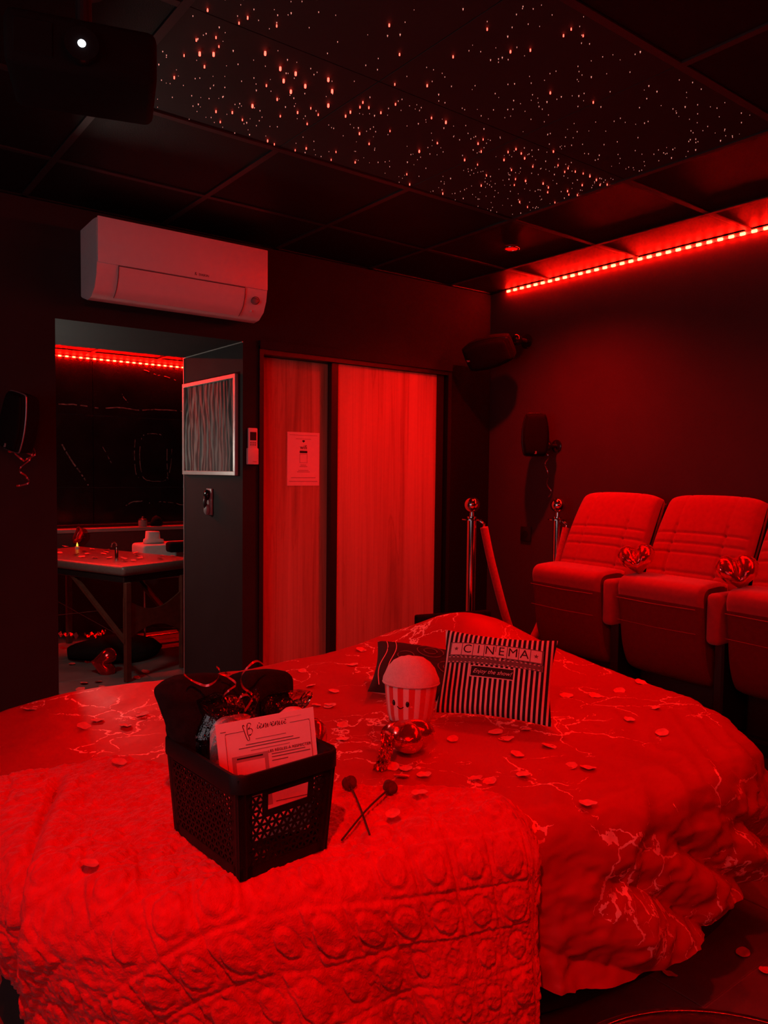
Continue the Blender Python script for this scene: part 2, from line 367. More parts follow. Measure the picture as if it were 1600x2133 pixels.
def fleece_material():
    m = bpy.data.materials.new('red_fleece'); m.use_nodes = True; MATS['red_fleece'] = m; nt = m.node_tree; b = nt.nodes['Principled BSDF']
    N = nt.nodes.new; L = nt.links.new; tc = N('ShaderNodeTexCoord')
    n = N('ShaderNodeTexNoise'); n.inputs['Scale'].default_value = 35; n.inputs['Detail'].default_value = 6; L(tc.outputs['Object'], n.inputs['Vector'])
    r = N('ShaderNodeValToRGB'); r.color_ramp.elements[0].position = 0.3; r.color_ramp.elements[1].position = 0.7
    r.color_ramp.elements[0].color = (0.58, 0.012, 0.016, 1); r.color_ramp.elements[1].color = (0.76, 0.020, 0.026, 1)
    L(n.outputs['Fac'], r.inputs['Fac']); L(r.outputs[0], b.inputs['Base Color'])
    b.inputs['Roughness'].default_value = 0.95; b.inputs['Specular IOR Level'].default_value = 0.1; b.inputs['Sheen Weight'].default_value = 0.25; b.inputs['Sheen Roughness'].default_value = 0.4
    f = N('ShaderNodeTexNoise'); f.inputs['Scale'].default_value = 260; f.inputs['Detail'].default_value = 5; L(tc.outputs['Object'], f.inputs['Vector'])
    bp = N('ShaderNodeBump'); bp.inputs['Strength'].default_value = 0.5; bp.inputs['Distance'].default_value = 0.006; L(f.outputs['Fac'], bp.inputs['Height']); L(bp.outputs[0], b.inputs['Normal'])
fleece_material()

def drapery_print():
    m = bpy.data.materials.new('drapery_print'); m.use_nodes = True; MATS['drapery_print'] = m; nt = m.node_tree; b = nt.nodes['Principled BSDF']
    N = nt.nodes.new; L = nt.links.new; tc = N('ShaderNodeTexCoord'); mp = N('ShaderNodeMapping'); mp.inputs['Scale'].default_value = (1, 1, 0.30); L(tc.outputs['Object'], mp.inputs['Vector'])
    wv = N('ShaderNodeTexWave'); wv.wave_type = 'BANDS'; wv.bands_direction = 'Y'; wv.inputs['Scale'].default_value = 8.0; wv.inputs['Distortion'].default_value = 9.0; wv.inputs['Detail'].default_value = 2.5; wv.inputs['Detail Scale'].default_value = 1.4
    L(mp.outputs[0], wv.inputs['Vector'])
    r = N('ShaderNodeValToRGB'); r.color_ramp.elements[0].position = 0.35; r.color_ramp.elements[1].position = 0.95
    r.color_ramp.elements[0].color = (0.02, 0.018, 0.018, 1); r.color_ramp.elements[1].color = (0.17, 0.16, 0.15, 1)
    L(wv.outputs['Fac'], r.inputs['Fac']); L(r.outputs[0], b.inputs['Base Color']); b.inputs['Roughness'].default_value = 0.6; b.inputs['Specular IOR Level'].default_value = 0.25
drapery_print()

def stripe_material(name, ca, cb, nper_m, phase=0.0, duty=0.5):
    m = bpy.data.materials.new(name); m.use_nodes = True; MATS[name] = m; nt = m.node_tree; b = nt.nodes['Principled BSDF']
    N = nt.nodes.new; L = nt.links.new; tc = N('ShaderNodeTexCoord'); sp = N('ShaderNodeSeparateXYZ'); L(tc.outputs['Object'], sp.inputs[0])
    a = N('ShaderNodeMath'); a.operation = 'MULTIPLY_ADD'; a.inputs[1].default_value = nper_m; a.inputs[2].default_value = 100+phase; L(sp.outputs[0], a.inputs[0])
    f = N('ShaderNodeMath'); f.operation = 'FRACT'; L(a.outputs[0], f.inputs[0])
    g = N('ShaderNodeMath'); g.operation = 'GREATER_THAN'; g.inputs[1].default_value = duty; L(f.outputs[0], g.inputs[0])
    c = N('ShaderNodeMix'); c.data_type = 'RGBA'; c.inputs[6].default_value = (*ca, 1); c.inputs[7].default_value = (*cb, 1); L(g.outputs[0], c.inputs[0]); L(c.outputs[2], b.inputs['Base Color'])
    b.inputs['Roughness'].default_value = 0.9; b.inputs['Specular IOR Level'].default_value = 0.2
    n = N('ShaderNodeTexNoise'); n.inputs['Scale'].default_value = 400; L(tc.outputs['Object'], n.inputs['Vector'])
    bp = N('ShaderNodeBump'); bp.inputs['Strength'].default_value = 0.2; bp.inputs['Distance'].default_value = 0.003; L(n.outputs['Fac'], bp.inputs['Height']); L(bp.outputs[0], b.inputs['Normal'])
stripe_material('pillow_stripes', (0.014, 0.013, 0.013), (0.72, 0.66, 0.64), 62.0, 0.1, 0.56)

def plush_stripes():
    m = bpy.data.materials.new('plush_stripes'); m.use_nodes = True; MATS['plush_stripes'] = m; nt = m.node_tree; b = nt.nodes['Principled BSDF']
    N = nt.nodes.new; L = nt.links.new; tc = N('ShaderNodeTexCoord'); sp = N('ShaderNodeSeparateXYZ'); L(tc.outputs['Object'], sp.inputs[0])
    at = N('ShaderNodeMath'); at.operation = 'ARCTAN2'; L(sp.outputs[1], at.inputs[0]); L(sp.outputs[0], at.inputs[1])
    a = N('ShaderNodeMath'); a.operation = 'MULTIPLY_ADD'; a.inputs[1].default_value = 14/(2*PI); a.inputs[2].default_value = 100.2; L(at.outputs[0], a.inputs[0])
    f = N('ShaderNodeMath'); f.operation = 'FRACT'; L(a.outputs[0], f.inputs[0])
    g = N('ShaderNodeMath'); g.operation = 'GREATER_THAN'; g.inputs[1].default_value = 0.52; L(f.outputs[0], g.inputs[0])
    c = N('ShaderNodeMix'); c.data_type = 'RGBA'; c.inputs[6].default_value = (0.62, 0.02, 0.025, 1); c.inputs[7].default_value = (0.74, 0.68, 0.66, 1); L(g.outputs[0], c.inputs[0]); L(c.outputs[2], b.inputs['Base Color'])
    b.inputs['Roughness'].default_value = 0.95; b.inputs['Sheen Weight'].default_value = 0.3
    n = N('ShaderNodeTexNoise'); n.inputs['Scale'].default_value = 350; L(tc.outputs['Object'], n.inputs['Vector'])
    bp = N('ShaderNodeBump'); bp.inputs['Strength'].default_value = 0.4; bp.inputs['Distance'].default_value = 0.004; L(n.outputs['Fac'], bp.inputs['Height']); L(bp.outputs[0], b.inputs['Normal'])
plush_stripes()

def film_material():
    m = bpy.data.materials.new('cellophane'); m.use_nodes = True; MATS['cellophane'] = m; nt = m.node_tree; N = nt.nodes.new; L = nt.links.new
    out = nt.nodes['Material Output']; nt.nodes.remove(nt.nodes['Principled BSDF'])
    t = N('ShaderNodeBsdfTransparent'); t.inputs[0].default_value = (0.90, 0.88, 0.88, 1); g = N('ShaderNodeBsdfGlossy'); g.inputs['Roughness'].default_value = 0.12
    lw = N('ShaderNodeFresnel'); lw.inputs[0].default_value = 1.5
    tc = N('ShaderNodeTexCoord'); n = N('ShaderNodeTexNoise'); n.inputs['Scale'].default_value = 45; n.inputs['Detail'].default_value = 3; L(tc.outputs['Object'], n.inputs['Vector'])
    bp = N('ShaderNodeBump'); bp.inputs['Strength'].default_value = 0.9; bp.inputs['Distance'].default_value = 0.01; L(n.outputs['Fac'], bp.inputs['Height']); L(bp.outputs[0], g.inputs['Normal']); L(bp.outputs[0], lw.inputs['Normal'])
    ad = N('ShaderNodeMath'); ad.operation = 'MULTIPLY_ADD'; ad.inputs[1].default_value = 1.4; ad.inputs[2].default_value = 0.04; L(lw.outputs[0], ad.inputs[0])
    mx = N('ShaderNodeMixShader'); L(ad.outputs[0], mx.inputs[0]); L(t.outputs[0], mx.inputs[1]); L(g.outputs[0], mx.inputs[2]); L(mx.outputs[0], out.inputs['Surface'])
film_material()

# ================================================================== THE ROOM
XL, XR, YF, YB, ZC = -1.3, 3.55, -1.2, 3.55, 2.54
SPA_Y = 7.25; SPA_Z = 2.42; JX = 1.804; OX = 0.905; OZ = 2.05; JY = 4.29

# floor: grout bed with separate tiles
fl = struct(obj('floor', MB().box(XL-.1, 3.7, YF-.1, SPA_Y+.1, -0.06, -0.004), 'floor_grout'))
tile_me = None
for i in range(-6, 4):
    for j in range(-4, 10):
        x0, y0 = 1.87+.6*i, 1.035+.6*j
        if x0 < XL-.1 or x0+.6 > 3.75 or y0 > SPA_Y: continue
        if tile_me is None:
            t = obj('floor_tile', MB().rbox(.002, .598, .002, .598, -0.012, 0, .002, 1), 'floor_tile', fl, local=True); tile_me = t
        else: t = copy_part(tile_me, fl)
        t.matrix_basis = Matrix.Translation((x0, y0, 0))

# ceiling: black mineral tiles laid in a metal grid of 0.6 m
ce = struct(obj('ceiling', MB().box(XL-.1, XR+.1, YF-.1, YB+.1, ZC+.02, ZC+.10), 'tile_black'))
GX = [3.183-.6*k for k in range(8)]; GY = [3.06-.6*k for k in range(8)]
xs = sorted([XL, XR]+[g for g in GX if XL < g < XR]); ys = sorted([YF, YB]+[g for g in GY if YF < g < YB])
for a in range(len(xs)-1):
    for b in range(len(ys)-1):
        if .78 < xs[a] < 2.5 and 1.2 < ys[b] < 2.4: continue      # the star tiles sit there
        if xs[a+1]-xs[a] < .03 or ys[b+1]-ys[b] < .03: continue
        obj('ceiling_tile', MB().rbox(xs[a]+.01, xs[a+1]-.01, ys[b]+.01, ys[b+1]-.01, ZC+.004, ZC+.0195, .003, 1), 'tile_black', ce)
for g in GX:
    if XL < g < XR:
        for y0, y1 in (((YF, 1.26), (2.46, YB)) if .8 < g < 2.5 else ((YF, YB),)): obj('grid_bar', MB().box(g-.012, g+.012, y0, y1, ZC-.002, ZC+.02), 'grid_metal', ce)
for g in GY:
    if YF < g < YB:
        for x0, x1 in (((XL, .783), (2.583, XR)) if 1.3 < g < 2.4 else ((XL, XR),)): obj('grid_bar', MB().box(x0, x1, g-.012, g+.012, ZC-.0015, ZC+.02), 'grid_metal', ce)
for a in (MB().box(XL, XR, YB-.022, YB, ZC-.002, ZC+.02), MB().box(XR-.022, XR, YF, YB, ZC-.002, ZC+.02)):
    obj('edge_angle', a, 'black_metal', ce)

# back wall with a deep opening and the recess of the sliding doors
DX0, DX1, DZ = 1.905, 3.20, 2.035
wb = MB().box(XL-.1, OX, YB, JY, 0, ZC+.1)
wb.box(OX, JX, YB, JY, OZ, ZC+.1)
wb.box(JX, DX0, YB, JY, 0, ZC+.1)
wb.box(DX0, DX1, YB+.13, JY, 0, ZC+.1)
wb.box(DX0, DX1, YB, YB+.13, DZ, ZC+.1)
wb.box(DX1, XR+.1, YB, JY, 0, ZC+.1)
struct(obj('wall_back', wb, 'wall_paint'))
struct(obj('wall_right', MB().box(XR, XR+.1, YF-.1, YB, 0, ZC+.1), 'wall_paint_right'))
struct(obj('wall_left', MB().box(XL-.1, XL, YF-.1, YB, 0, ZC+.1), 'wall_paint'))
struct(obj('wall_front', MB().box(XL-.1, XR+.1, YF-.1, YF, 0, ZC+.1), 'wall_paint'))
# metal corner bead on the jamb
struct(obj('trim_1', MB().box(JX-.004, JX+.004, JY, JY+.006, 0, OZ), 'frame_silver'))
struct(obj('trim_2', MB().box(JX-.004, JX, YB-.001, JY, OZ-.004, OZ), 'frame_silver'))

# room behind the opening
sp = struct(obj('wall_spa_back', MB().box(XL-.1, 4.6, SPA_Y+.014, SPA_Y+.12, 0, SPA_Z+.3), 'marble_grout'))
for i in range(-1, 4):
    for j in range(4):
        x0 = 1.62-.9+.9*i-.35; z0 = .0+.66*j-.09
        obj('marble_tile', MB().rbox(x0+.002, x0+.898, SPA_Y, SPA_Y+.016, max(0, z0)+.002, z0+.658, .0015, 1), 'marble_black', sp)
def vein(pts, wd=.006):
    P = [np.array(at_y(x, y, SPA_Y-.0015)) for x, y in pts]
    P = [p+np.array([0, 0, 0.004*float(noise3(i*2.1, p[0]*30))]) for i, p in enumerate(cr(P, 6))]
    mb = MB().ribbon(P, wd, lambda t: (0.2, 0, 1) if abs(P[-1][0]-P[0][0]) > abs(P[-1][2]-P[0][2]) else (1, 0, .2))
    g_ = np.random.default_rng(int(pts[0][0]*7+pts[0][1]))
    mb.f = [f for f in mb.f if g_.random() > .30]
    obj('marble_vein', mb, 'vein', sp)
vein([(122,842),(160,843),(205,850),(250,849),(290,854),(330,853),(382,857)], .010)
vein([(129,925),(140,945),(155,968),(170,988),(184,1011)], .012)
vein([(282,912),(280,945),(283,985),(290,996)], .006)
vein([(298,906),(318,903),(336,906)], .007)
vein([(295,912),(291,940),(293,975),(302,998),(330,1003),(345,1000),(350,990)], .007)
vein([(348,935),(348,965),(350,1000)], .006)
vein([(358,935),(357,960),(353,985)], .005)
vein([(262,1054),(275,1046),(300,1044),(312,1048)], .010)
vein([(325,1045),(350,1046),(382,1052)], .006)
vein([(213,930),(222,945),(232,965)], .006)
vein([(300,770),(325,780),(350,786),(372,795)], .007)
vein([(252,815),(258,828),(268,840)], .006)
cs = struct(obj('ceiling_spa', MB().box(XL, 4.6, JY, SPA_Y, SPA_Z, SPA_Z+.1), 'tile_black'))
for g in (2.08, 1.48, 2.68): obj('grid_bar', MB().box(g-.012, g+.012, JY, SPA_Y, SPA_Z-.003, SPA_Z+.01), 'grid_metal', cs)
obj('grid_bar', MB().box(XL, 4.6, SPA_Y-.30, SPA_Y-.276, SPA_Z-.003, SPA_Z+.01), 'grid_metal', cs)
struct(obj('wall_spa_left', MB().box(XL-.1, XL, JY, SPA_Y, 0, SPA_Z+.1), 'wall_paint'))
struct(obj('wall_spa_right', MB().box(4.5, 4.6, JY, SPA_Y, 0, SPA_Z+.1), 'wall_paint'))

# sliding doors in their dark frame
fr = struct(obj('trim_3', MB().box(DX0-.012, DX0+.012, YB-.012, YB+.13, 0, DZ+.005), 'black_metal'))
struct(obj('trim_4', MB().box(DX1-.012, DX1+.015, YB-.012, YB+.13, 0, DZ+.005), 'black_metal'))
struct(obj('trim_5', MB().box(DX0-.012, DX1+.015, YB-.018, YB+.002, DZ-.012, DZ+.03), 'wall_paint'))
struct(obj('trim_6', MB().box(DX0, DX1, YB-.010, YB+.12, 1.998, DZ-.012), 'black_metal'))
d1 = struct(obj('door_1', MB().rbox(1.922, 2.40, YB+.062, YB+.092, .01, 1.997, .002, 1), 'oak_panel'))
obj('door_stile', MB().box(2.395, 2.42, YB+.058, YB+.096, .01, 1.997), 'black_metal', d1)
d2 = struct(obj('door_2', MB().rbox(2.385, 3.115, YB+.012, YB+.040, .01, 1.997, .002, 1), 'oak_panel'))
obj('door_stile', MB().box(2.345, 2.387, YB+.005, YB+.046, .01, 1.997), 'black_metal', d2)
obj('door_stile', MB().box(3.113, 3.165, YB+.005, YB+.046, .01, 1.997), 'black_metal', d2)

struct(obj('corner_shade_panel', MB().box(DX1+.015, XR-.001, YB-.012, YB-.0005, 0, DZ+.03), 'matt_black'))  # added dark sheet standing in for the shade between door and corner

# ================================================================== LED STRIPS
def led_strip(label, p0, p1, step, out, m='led_chip'):
    p0 = np.array(p0, float); p1 = np.array(p1, float); L = np.linalg.norm(p1-p0); t = (p1-p0)/L
    root = thing('led_strip', label, 'led strip', p0, group='bare red led strips')
    o = np.array(out, float)
    tape = MB().bar(p0+o*.002, p1+o*.002, .004, .012); obj('tape', tape, 'led_tape', root)
    chip = None; n = int(L/step)
    for k in range(n+1):
        c = p0+t*(k*step+.01)+o*.007
        if chip is None:
            chip = obj('led_chip', MB().rbox(*((-.006, .006, -.0125, .0125) if abs(out[0]) > .5 else (-.0125, .0125, -.006, .006)), -.0065, .0065, .003, 2), m, root, local=True); q = chip
        else: q = copy_part(chip, root)
        q.matrix_basis = Matrix.Translation(Vector(c-p0))
    return root
led_strip('bare red led strip glowing along the top of the seat wall', (XR, 3.40, ZC-.008), (XR, -1.1, ZC-.008), .0552, (-1, 0, 0))
led_strip('bare red led strip glowing above black marble beyond the opening', (.3, SPA_Y-.002, SPA_Z-.018), (3.3, SPA_Y-.002, SPA_Z-.018), .0605, (0, -1, 0), 'spa_led_chip')
lb = thing('led_bar', 'diffused red led bar along the top of the screen wall', 'led strip', (XL+.02, 1.2, ZC-.03))
obj('diffuser', MB().rbox(XL+.004, XL+.03, -1.1, 3.3, ZC-.045, ZC-.018, .004, 1), 'left_bar', lb)
lb = thing('led_bar', 'diffused red led bar along the top of the wall behind the viewer', 'led strip', (1.1, YF+.02, ZC-.03))
obj('diffuser', MB().rbox(-1.2, 1.3, YF+.004, YF+.03, ZC-.045, ZC-.018, .004, 1), 'front_bar', lb)

# projection screen on the left wall
ps = thing('projection_screen', 'dimly lit white projection screen on the left wall', 'screen', (XL+.02, 1.3, 1.0))
obj('picture', MB().box(XL+.012, XL+.016, .1, 2.5, .85, 2.2), 'screen_lit', ps)
obj('border', MB().box(XL+.001, XL+.012, .04, 2.56, .79, 2.26), 'black_plastic', ps)

# ================================================================== STAR CEILING
ps = thing('star_panel', 'black star ceiling panel full of glowing red fibre points', 'star ceiling', (1.683, 1.86, ZC))
for a in range(3):
    for b in range(2):
        x0, y0 = .783+.6*a, 1.26+.6*b
        obj('star_tile', MB().rbox(x0+.001, x0+.599, y0+.001, y0+.599, ZC+.004, ZC+.0195, .001, 1), 'star_tile_black', ps)
big1 = [(865,40),(832,220),(890,222),(1105,218),(1168,282),(1232,303),(1182,333),(1272,355),(1212,378),(1368,328),(1384,376),(1368,436),(1052,438),(968,467),(900,463),(918,507),(870,528),(1010,498),(726,321),(592,434),(852,276),(1155,412),(1110,355),(1280,515),(1168,483),(1326,477),(1500,445),(1512,425),(1537,447),(1460,465),(1440,482),(1587,468),(1115,585),(1143,600),(1230,625),(1276,617),(1400,632),(1380,665),(1480,675),(1538,598),(1498,555),(1370,693),(1318,678),(818,165),(900,155),(912,193),(767,230),(1032,72),(996,95),(1153,106),(500,400),(1240,467),(1295,450)]
big2 = [(45,350),(180,355),(48,433),(258,507),(147,628),(336,665),(405,630),(392,597),(413,580),(550,620),(572,638),(586,658),(620,693),(706,630),(725,688),(767,700),(753,715),(830,722),(858,733),(797,714),(663,763),(685,780),(682,800),(765,795),(826,770),(770,810),(806,812),(712,843),(548,745),(543,770),(590,752),(427,730),(405,772),(95,725),(107,767),(153,797),(190,805),(222,818),(245,805),(565,840),(655,868),(598,862),(880,790),(885,748),(930,768),(900,770),(22,103),(65,225),(288,235),(430,120),(748,147),(780,120),(830,148),(693,385),(872,425),(517,632),(531,707),(500,665),(390,685),(198,490),(25,545),(222,595),(527,213),(610,207)]
hot = {(832,220),(890,222),(1105,218),(1168,282),(1232,303),(1182,333),(1272,355),(1212,378),(1368,328),(1384,376),(1368,436),(1052,438),(258,507),(147,628),(870,528)}
star_me = MB().lathe([(1e-5, -.0075), (.0020, -.0066), (.0027, -.004), (.0022, .002), (.0016, .006)], 8)
star = {}
def add_star(px, py, s):
    p = at_z(px, py, ZC+.002)
    if not (.80 < p[0] < 2.57 and 1.28 < p[1] < 2.445): return
    if 'a' not in star:
        star['a'] = q = obj('star_light', star_me, 'star_big', ps, local=True, smooth=True)
    else: q = copy_part(star['a'], ps)
    q.matrix_basis = Matrix.Translation(Vector((p[0]-1.683, p[1]-1.86, .002))) @ Matrix.Scale(s, 4)
for x, y in big1: add_star(x/2, y/2, 1.25 if (x, y) in hot else rng.uniform(.55, .85))
for x, y in big2: add_star(800+x/2, y/2, 1.0 if (x, y) in hot else rng.uniform(.55, .8))
sm = MB(); dens = {(0,1): 105, (1,1): 100, (2,1): 150, (0,0): 75, (1,0): 95, (2,0): 105}
for (a, b), n in dens.items():
    for k in range(n):
        x = .783+.6*a+rng.uniform(.02, .58); y = 1.26+.6*b+rng.uniform(.02, .58); s = rng.uniform(.30, .62)
        if rng.random() < .25: s *= 1.35
        z = ZC+.004
        r = .0026*s
        sm.add([(x-r,y,z),(x,y-r,z),(x+r,y,z),(x,y+r,z),(x,y,z-.007*s)], [(0,1,4),(1,2,4),(2,3,4),(3,0,4)])
stuff(obj('fibre_points', sm, 'star_small', ps))

# recessed red spots around the star panel; one is in view near the corner
for (sx, sy, pw, aim, beam), lab in zip(SPOTS, ('small round red ceiling spot near the seat wall corner', 'round red ceiling spot above the far left of the bed', 'round red ceiling spot above the last cinema seats', 'round red ceiling spot above the viewer')):
    dl = thing('downlight', lab, 'downlight', (sx, sy, ZC), group='red ceiling spots')
    obj('ring', MB().tube([(.036*math.cos(a), .036*math.sin(a), -.003) for a in np.linspace(0, 2*PI, 33)], .006, 8, False), 'chrome', dl, local=True, smooth=True)
    obj('lens', MB().lathe([(1e-5, -.001), (.031, -.001)], 24), 'spot_lens', dl, local=True)

# projector hanging from the ceiling
p = at_z(172, 112, 2.33)
pr = thing('projector', 'black ceiling projector with a small bright white lens', 'projector', (p[0], p[1], 2.33), math.radians(-18))
obj('body', MB().rbox(-.16, .16, -.02, .22, -.05, .07, .02, 3), 'matt_black', pr, local=True, smooth='auto')
obj('ceiling_mount', MB().lathe([(.05, .205), (.05, .195), (.018, .19), (.018, .07)], 16, (0, .1, 0)), 'black_metal', pr, local=True)
obj('lens_barrel', MB().lathe([(.036, -.045), (.036, -.018)], 24, axis='y'), 'black_gloss', pr, local=True, smooth='auto')
obj('lens', MB().lathe([(1e-5, -.054), (.005, -.052), (.0085, -.045)], 16, axis='y'), 'lens_lit', pr, local=True, smooth=True)
obj('vent', MB().rbox(-.14, -.06, -.023, -.018, -.03, .045, .002, 1), 'matt_black', pr, local=True)

# ================================================================== AIR CONDITIONER
ax0, ax1 = 1.015, 1.815; ay1 = YB; ay0 = YB-.225
prof = [(ay1, 2.160), (ay1, 2.445), (ay0+.05, 2.450), (ay0+.004, 2.447), (ay0, 2.435), (ay0-.004, 2.26), (ay0+.004, 2.215), (ay0+.03, 2.165), (ay0+.075, 2.135), (ay0+.13, 2.128), (ay1-.02, 2.15)]
ac = thing('air_conditioner', 'white wall air conditioner above the opening', 'air conditioner', (1.415, YB, 2.13))
n = len(prof)
body = MB().add([(ax0, y, z) for y, z in prof]+[(ax1, y, z) for y, z in prof], [tuple(range(n)), tuple(range(2*n-1, n-1, -1))]+[(i, i+n, (i+1) % n+n, (i+1) % n) for i in range(n)])
obj('body', body, 'white_plastic', ac, smooth='auto')
obj('front_panel', MB().rbox(ax0+.001, ax1-.001, ay0-.014, ay0-.003, 2.262, 2.452, .004, 2), 'white_plastic', ac, smooth='auto')
# air flap that follows the curved lower front
fp = [(ay0-.008, 2.2585), (ay0-.007, 2.24), (ay0-.001, 2.212), (ay0+.022, 2.168), (ay0+.06, 2.139)]
V = np.array([[(x, y-.001, z-.001) for y, z in cr(fp, 4)] for x in (ax0+.09, ax1-.12)])
fl_ = obj('air_flap', MB().grid(V), 'white_plastic', ac, smooth=True)
for x in (ax0+.088, ax1-.119):
    obj('seam', MB().ribbon([(x, y-.0025, z-.0025) for y, z in cr(fp, 4)], .003, (1, 0, 0)), 'white_plastic_seam', ac)
obj('seam', MB().box(ax0+.088, ax1-.119, ay0-.0105, ay0-.006, 2.2575, 2.2615), 'white_plastic_seam', ac)
# presence sensor eye and small lamp, right of the flap
c = (ax1-.062, ay0+.000, 2.208)
obj('sensor_eye', MB().sphere(c, .019, 20, 8, (1, .35, .8)), 'grey_plastic', ac, smooth=True)
obj('sensor_ring', MB().tube([(c[0]+.021*math.cos(q), c[1]-.002+.008*math.sin(q)*-1, c[2]+.0165*math.sin(q)) for q in np.linspace(0, 2*PI, 25)], .0014, 6), 'white_plastic_seam', ac)
obj('status_lamp', MB().sphere((ax1-.066, ay0+.030, 2.165), .006, 10, 6), 'white_plastic', ac, smooth=True)
T = Matrix.Translation((1.475-1.415, ay0-.0147-YB, 2.281-2.13)) @ Matrix.Rotation(PI/2, 4, 'X')
text('brand_lettering', 'DAIKIN', .015, T @ Matrix.Translation((.012, 0, 0)), 'soft_ink', ac)
obj('brand_mark', MB().poly([(1.443, 2.274), (1.451, 2.289), (1.4445, 2.289)], ay0-.0152, ay0-.0142).poly([(1.449, 2.274), (1.4525, 2.281), (1.446, 2.2825)], ay0-.0152, ay0-.0142), 'soft_ink', ac)

# ================================================================== SMALL WALL THINGS
rm = thing('remote_control', 'white remote control in its holder beside the sliding door', 'remote control', (1.853, YB, 1.43))
obj('holder', MB().rbox(1.822, 1.884, YB-.022, YB-.001, 1.432, 1.515, .004, 2), 'white_plastic', rm, smooth='auto')
obj('handset', MB().rbox(1.827, 1.880, YB-.018, YB-.004, 1.44, 1.618, .005, 2), 'white_plastic', rm, smooth='auto')
obj('display', MB().box(1.836, 1.871, YB-.0192, YB-.017, 1.555, 1.597), 'ink', rm)
for i in range(2):
    for j in range(3): obj('button', MB().rbox(1.837+j*.012, 1.845+j*.012, YB-.0205, YB-.017, 1.528+i*.011, 1.536+i*.011, .001, 1), 'ink_panel', rm)
obj('print_line', MB().box(1.85, 1.872, YB-.0225, YB-.0215, 1.445, 1.447), 'soft_ink', rm)

po = thing('paper_notice', 'white wifi paper notice taped to the left wooden sliding door', 'notice', (2.19, YB+.06, 1.30))
X0, X1, Z0, Z1 = 2.098, 2.302, 1.322, 1.612; yp = YB+.0605
obj('sheet', MB().box(X0, X1, yp-.0008, yp, Z0, Z1), 'paper', po)
def notice(nm, x0, x1, z0, z1, m='soft_ink'): obj(nm, MB().box(x0, x1, yp-.0016, yp-.0006, z0, z1), m, po)
xc = (X0+X1)/2
for z, hw, m in ((1.596, .088, 'ink_panel'), (1.576, .048, 'ink_panel'), (1.434, .018, 'soft_ink'), (1.426, .024, 'soft_ink'), (1.405, .032, 'soft_ink'), (1.397, .040, 'soft_ink'), (1.365, .078, 'soft_ink'), (1.345, .090, 'soft_ink')):
    notice('text_line', xc-hw, xc+hw, z-.0012, z+.0012, m)
notice('text_bar', xc-.024, xc+.024, 1.499, 1.512, 'ink')
for (a, b, c_, d) in ((-.024,-.0225,1.446,1.494),(.0225,.024,1.446,1.494),(-.024,.024,1.446,1.4475),(-.024,.024,1.4925,1.494)): notice('code_border', xc+a, xc+b, c_, d)
text('lettering', 'wifi', .032, Matrix.Translation((xc-2.19, yp-.0014-(YB+.06), 1.530-1.30)) @ Matrix.Rotation(PI/2, 4, 'X'), 'ink', po)
fan = [(xc, 1.556)]+[(xc+.0125*math.sin(q), 1.556+.014*math.cos(q)) for q in np.linspace(-.9, .9, 9)]
obj('wifi_icon', MB().poly(fan, yp-.0016, yp-.0006), 'ink', po)

# framed drapery picture on the jamb
FZ0, FZ1, FY0, FY1 = 1.374, 1.895, 3.60, 4.275
pf = thing('picture_frame', 'silver framed picture of dark rippled drapery on the opening jamb', 'picture', (JX, 3.94, 1.374))
for bx in (MB().rbox(JX-.02, JX-.0005, FY0, FY1, FZ1-.022, FZ1, .002, 1), MB().rbox(JX-.02, JX-.0005, FY0, FY1, FZ0, FZ0+.022, .002, 1),
           MB().rbox(JX-.02, JX-.0005, FY0, FY0+.022, FZ0+.02, FZ1-.02, .002, 1), MB().rbox(JX-.02, JX-.0005, FY1-.022, FY1, FZ0+.02, FZ1-.02, .002, 1)):
    obj('frame_bar', bx, 'frame_silver', pf)
ny, nz = 140, 20
Vv = np.zeros((ny, nz, 3))
for a in range(ny):
    for b in range(nz):
        y = FY0+.02+(FY1-FY0-.04)*a/(ny-1); z = FZ0+.02+(FZ1-FZ0-.04)*b/(nz-1)
        yy = y+.03*float(noise3(z*5, y*4))+.02*math.sin(z*9)
        Vv[a, b] = (JX-.010+.0045*float(ridge(yy*26, z*1.2, 0, 2)), y, z)
obj('picture_sheet', MB().grid(Vv), 'drapery_print', pf, smooth=True)

hs = thing('wall_handset', 'grey handset hanging in a cradle on the jamb below the picture', 'handset', (JX, 3.943, 1.17))
obj('cradle', MB().rbox(JX-.012, JX-.0005, 3.90, 3.965, 1.155, 1.30, .003, 2), 'grey_plastic', hs, smooth='auto')
obj('earpiece', MB().sphere((JX-.022, 3.932, 1.265), .03, 14, 8, (.55, .8, 1)), 'black_gloss', hs, smooth=True)
obj('mouthpiece', MB().sphere((JX-.022, 3.932, 1.185), .03, 14, 8, (.55, .8, 1)), 'grey_plastic', hs, smooth=True)
obj('grip', MB().tube([(JX-.026, 3.932, 1.265), (JX-.034, 3.932, 1.225), (JX-.026, 3.932, 1.185)], .011, 8), 'black_plastic', hs, smooth=True)

p = at_x(1097, 1112, XR)
so = thing('wall_socket', 'small black wall socket on the seat wall near the rope posts', 'socket', (XR, p[1], p[2]))
obj('plate', MB().rbox(XR-.011, XR-.0005, p[1]-.042, p[1]+.042, p[2]-.045, p[2]+.045, .004, 2), 'black_plastic', so, smooth='auto')
obj('outlet', MB().lathe([(.021, XR-.013), (.021, XR-.010), (.018, XR-.010)], 18, (0, p[1], p[2]), 'x'), 'black_gloss', so)

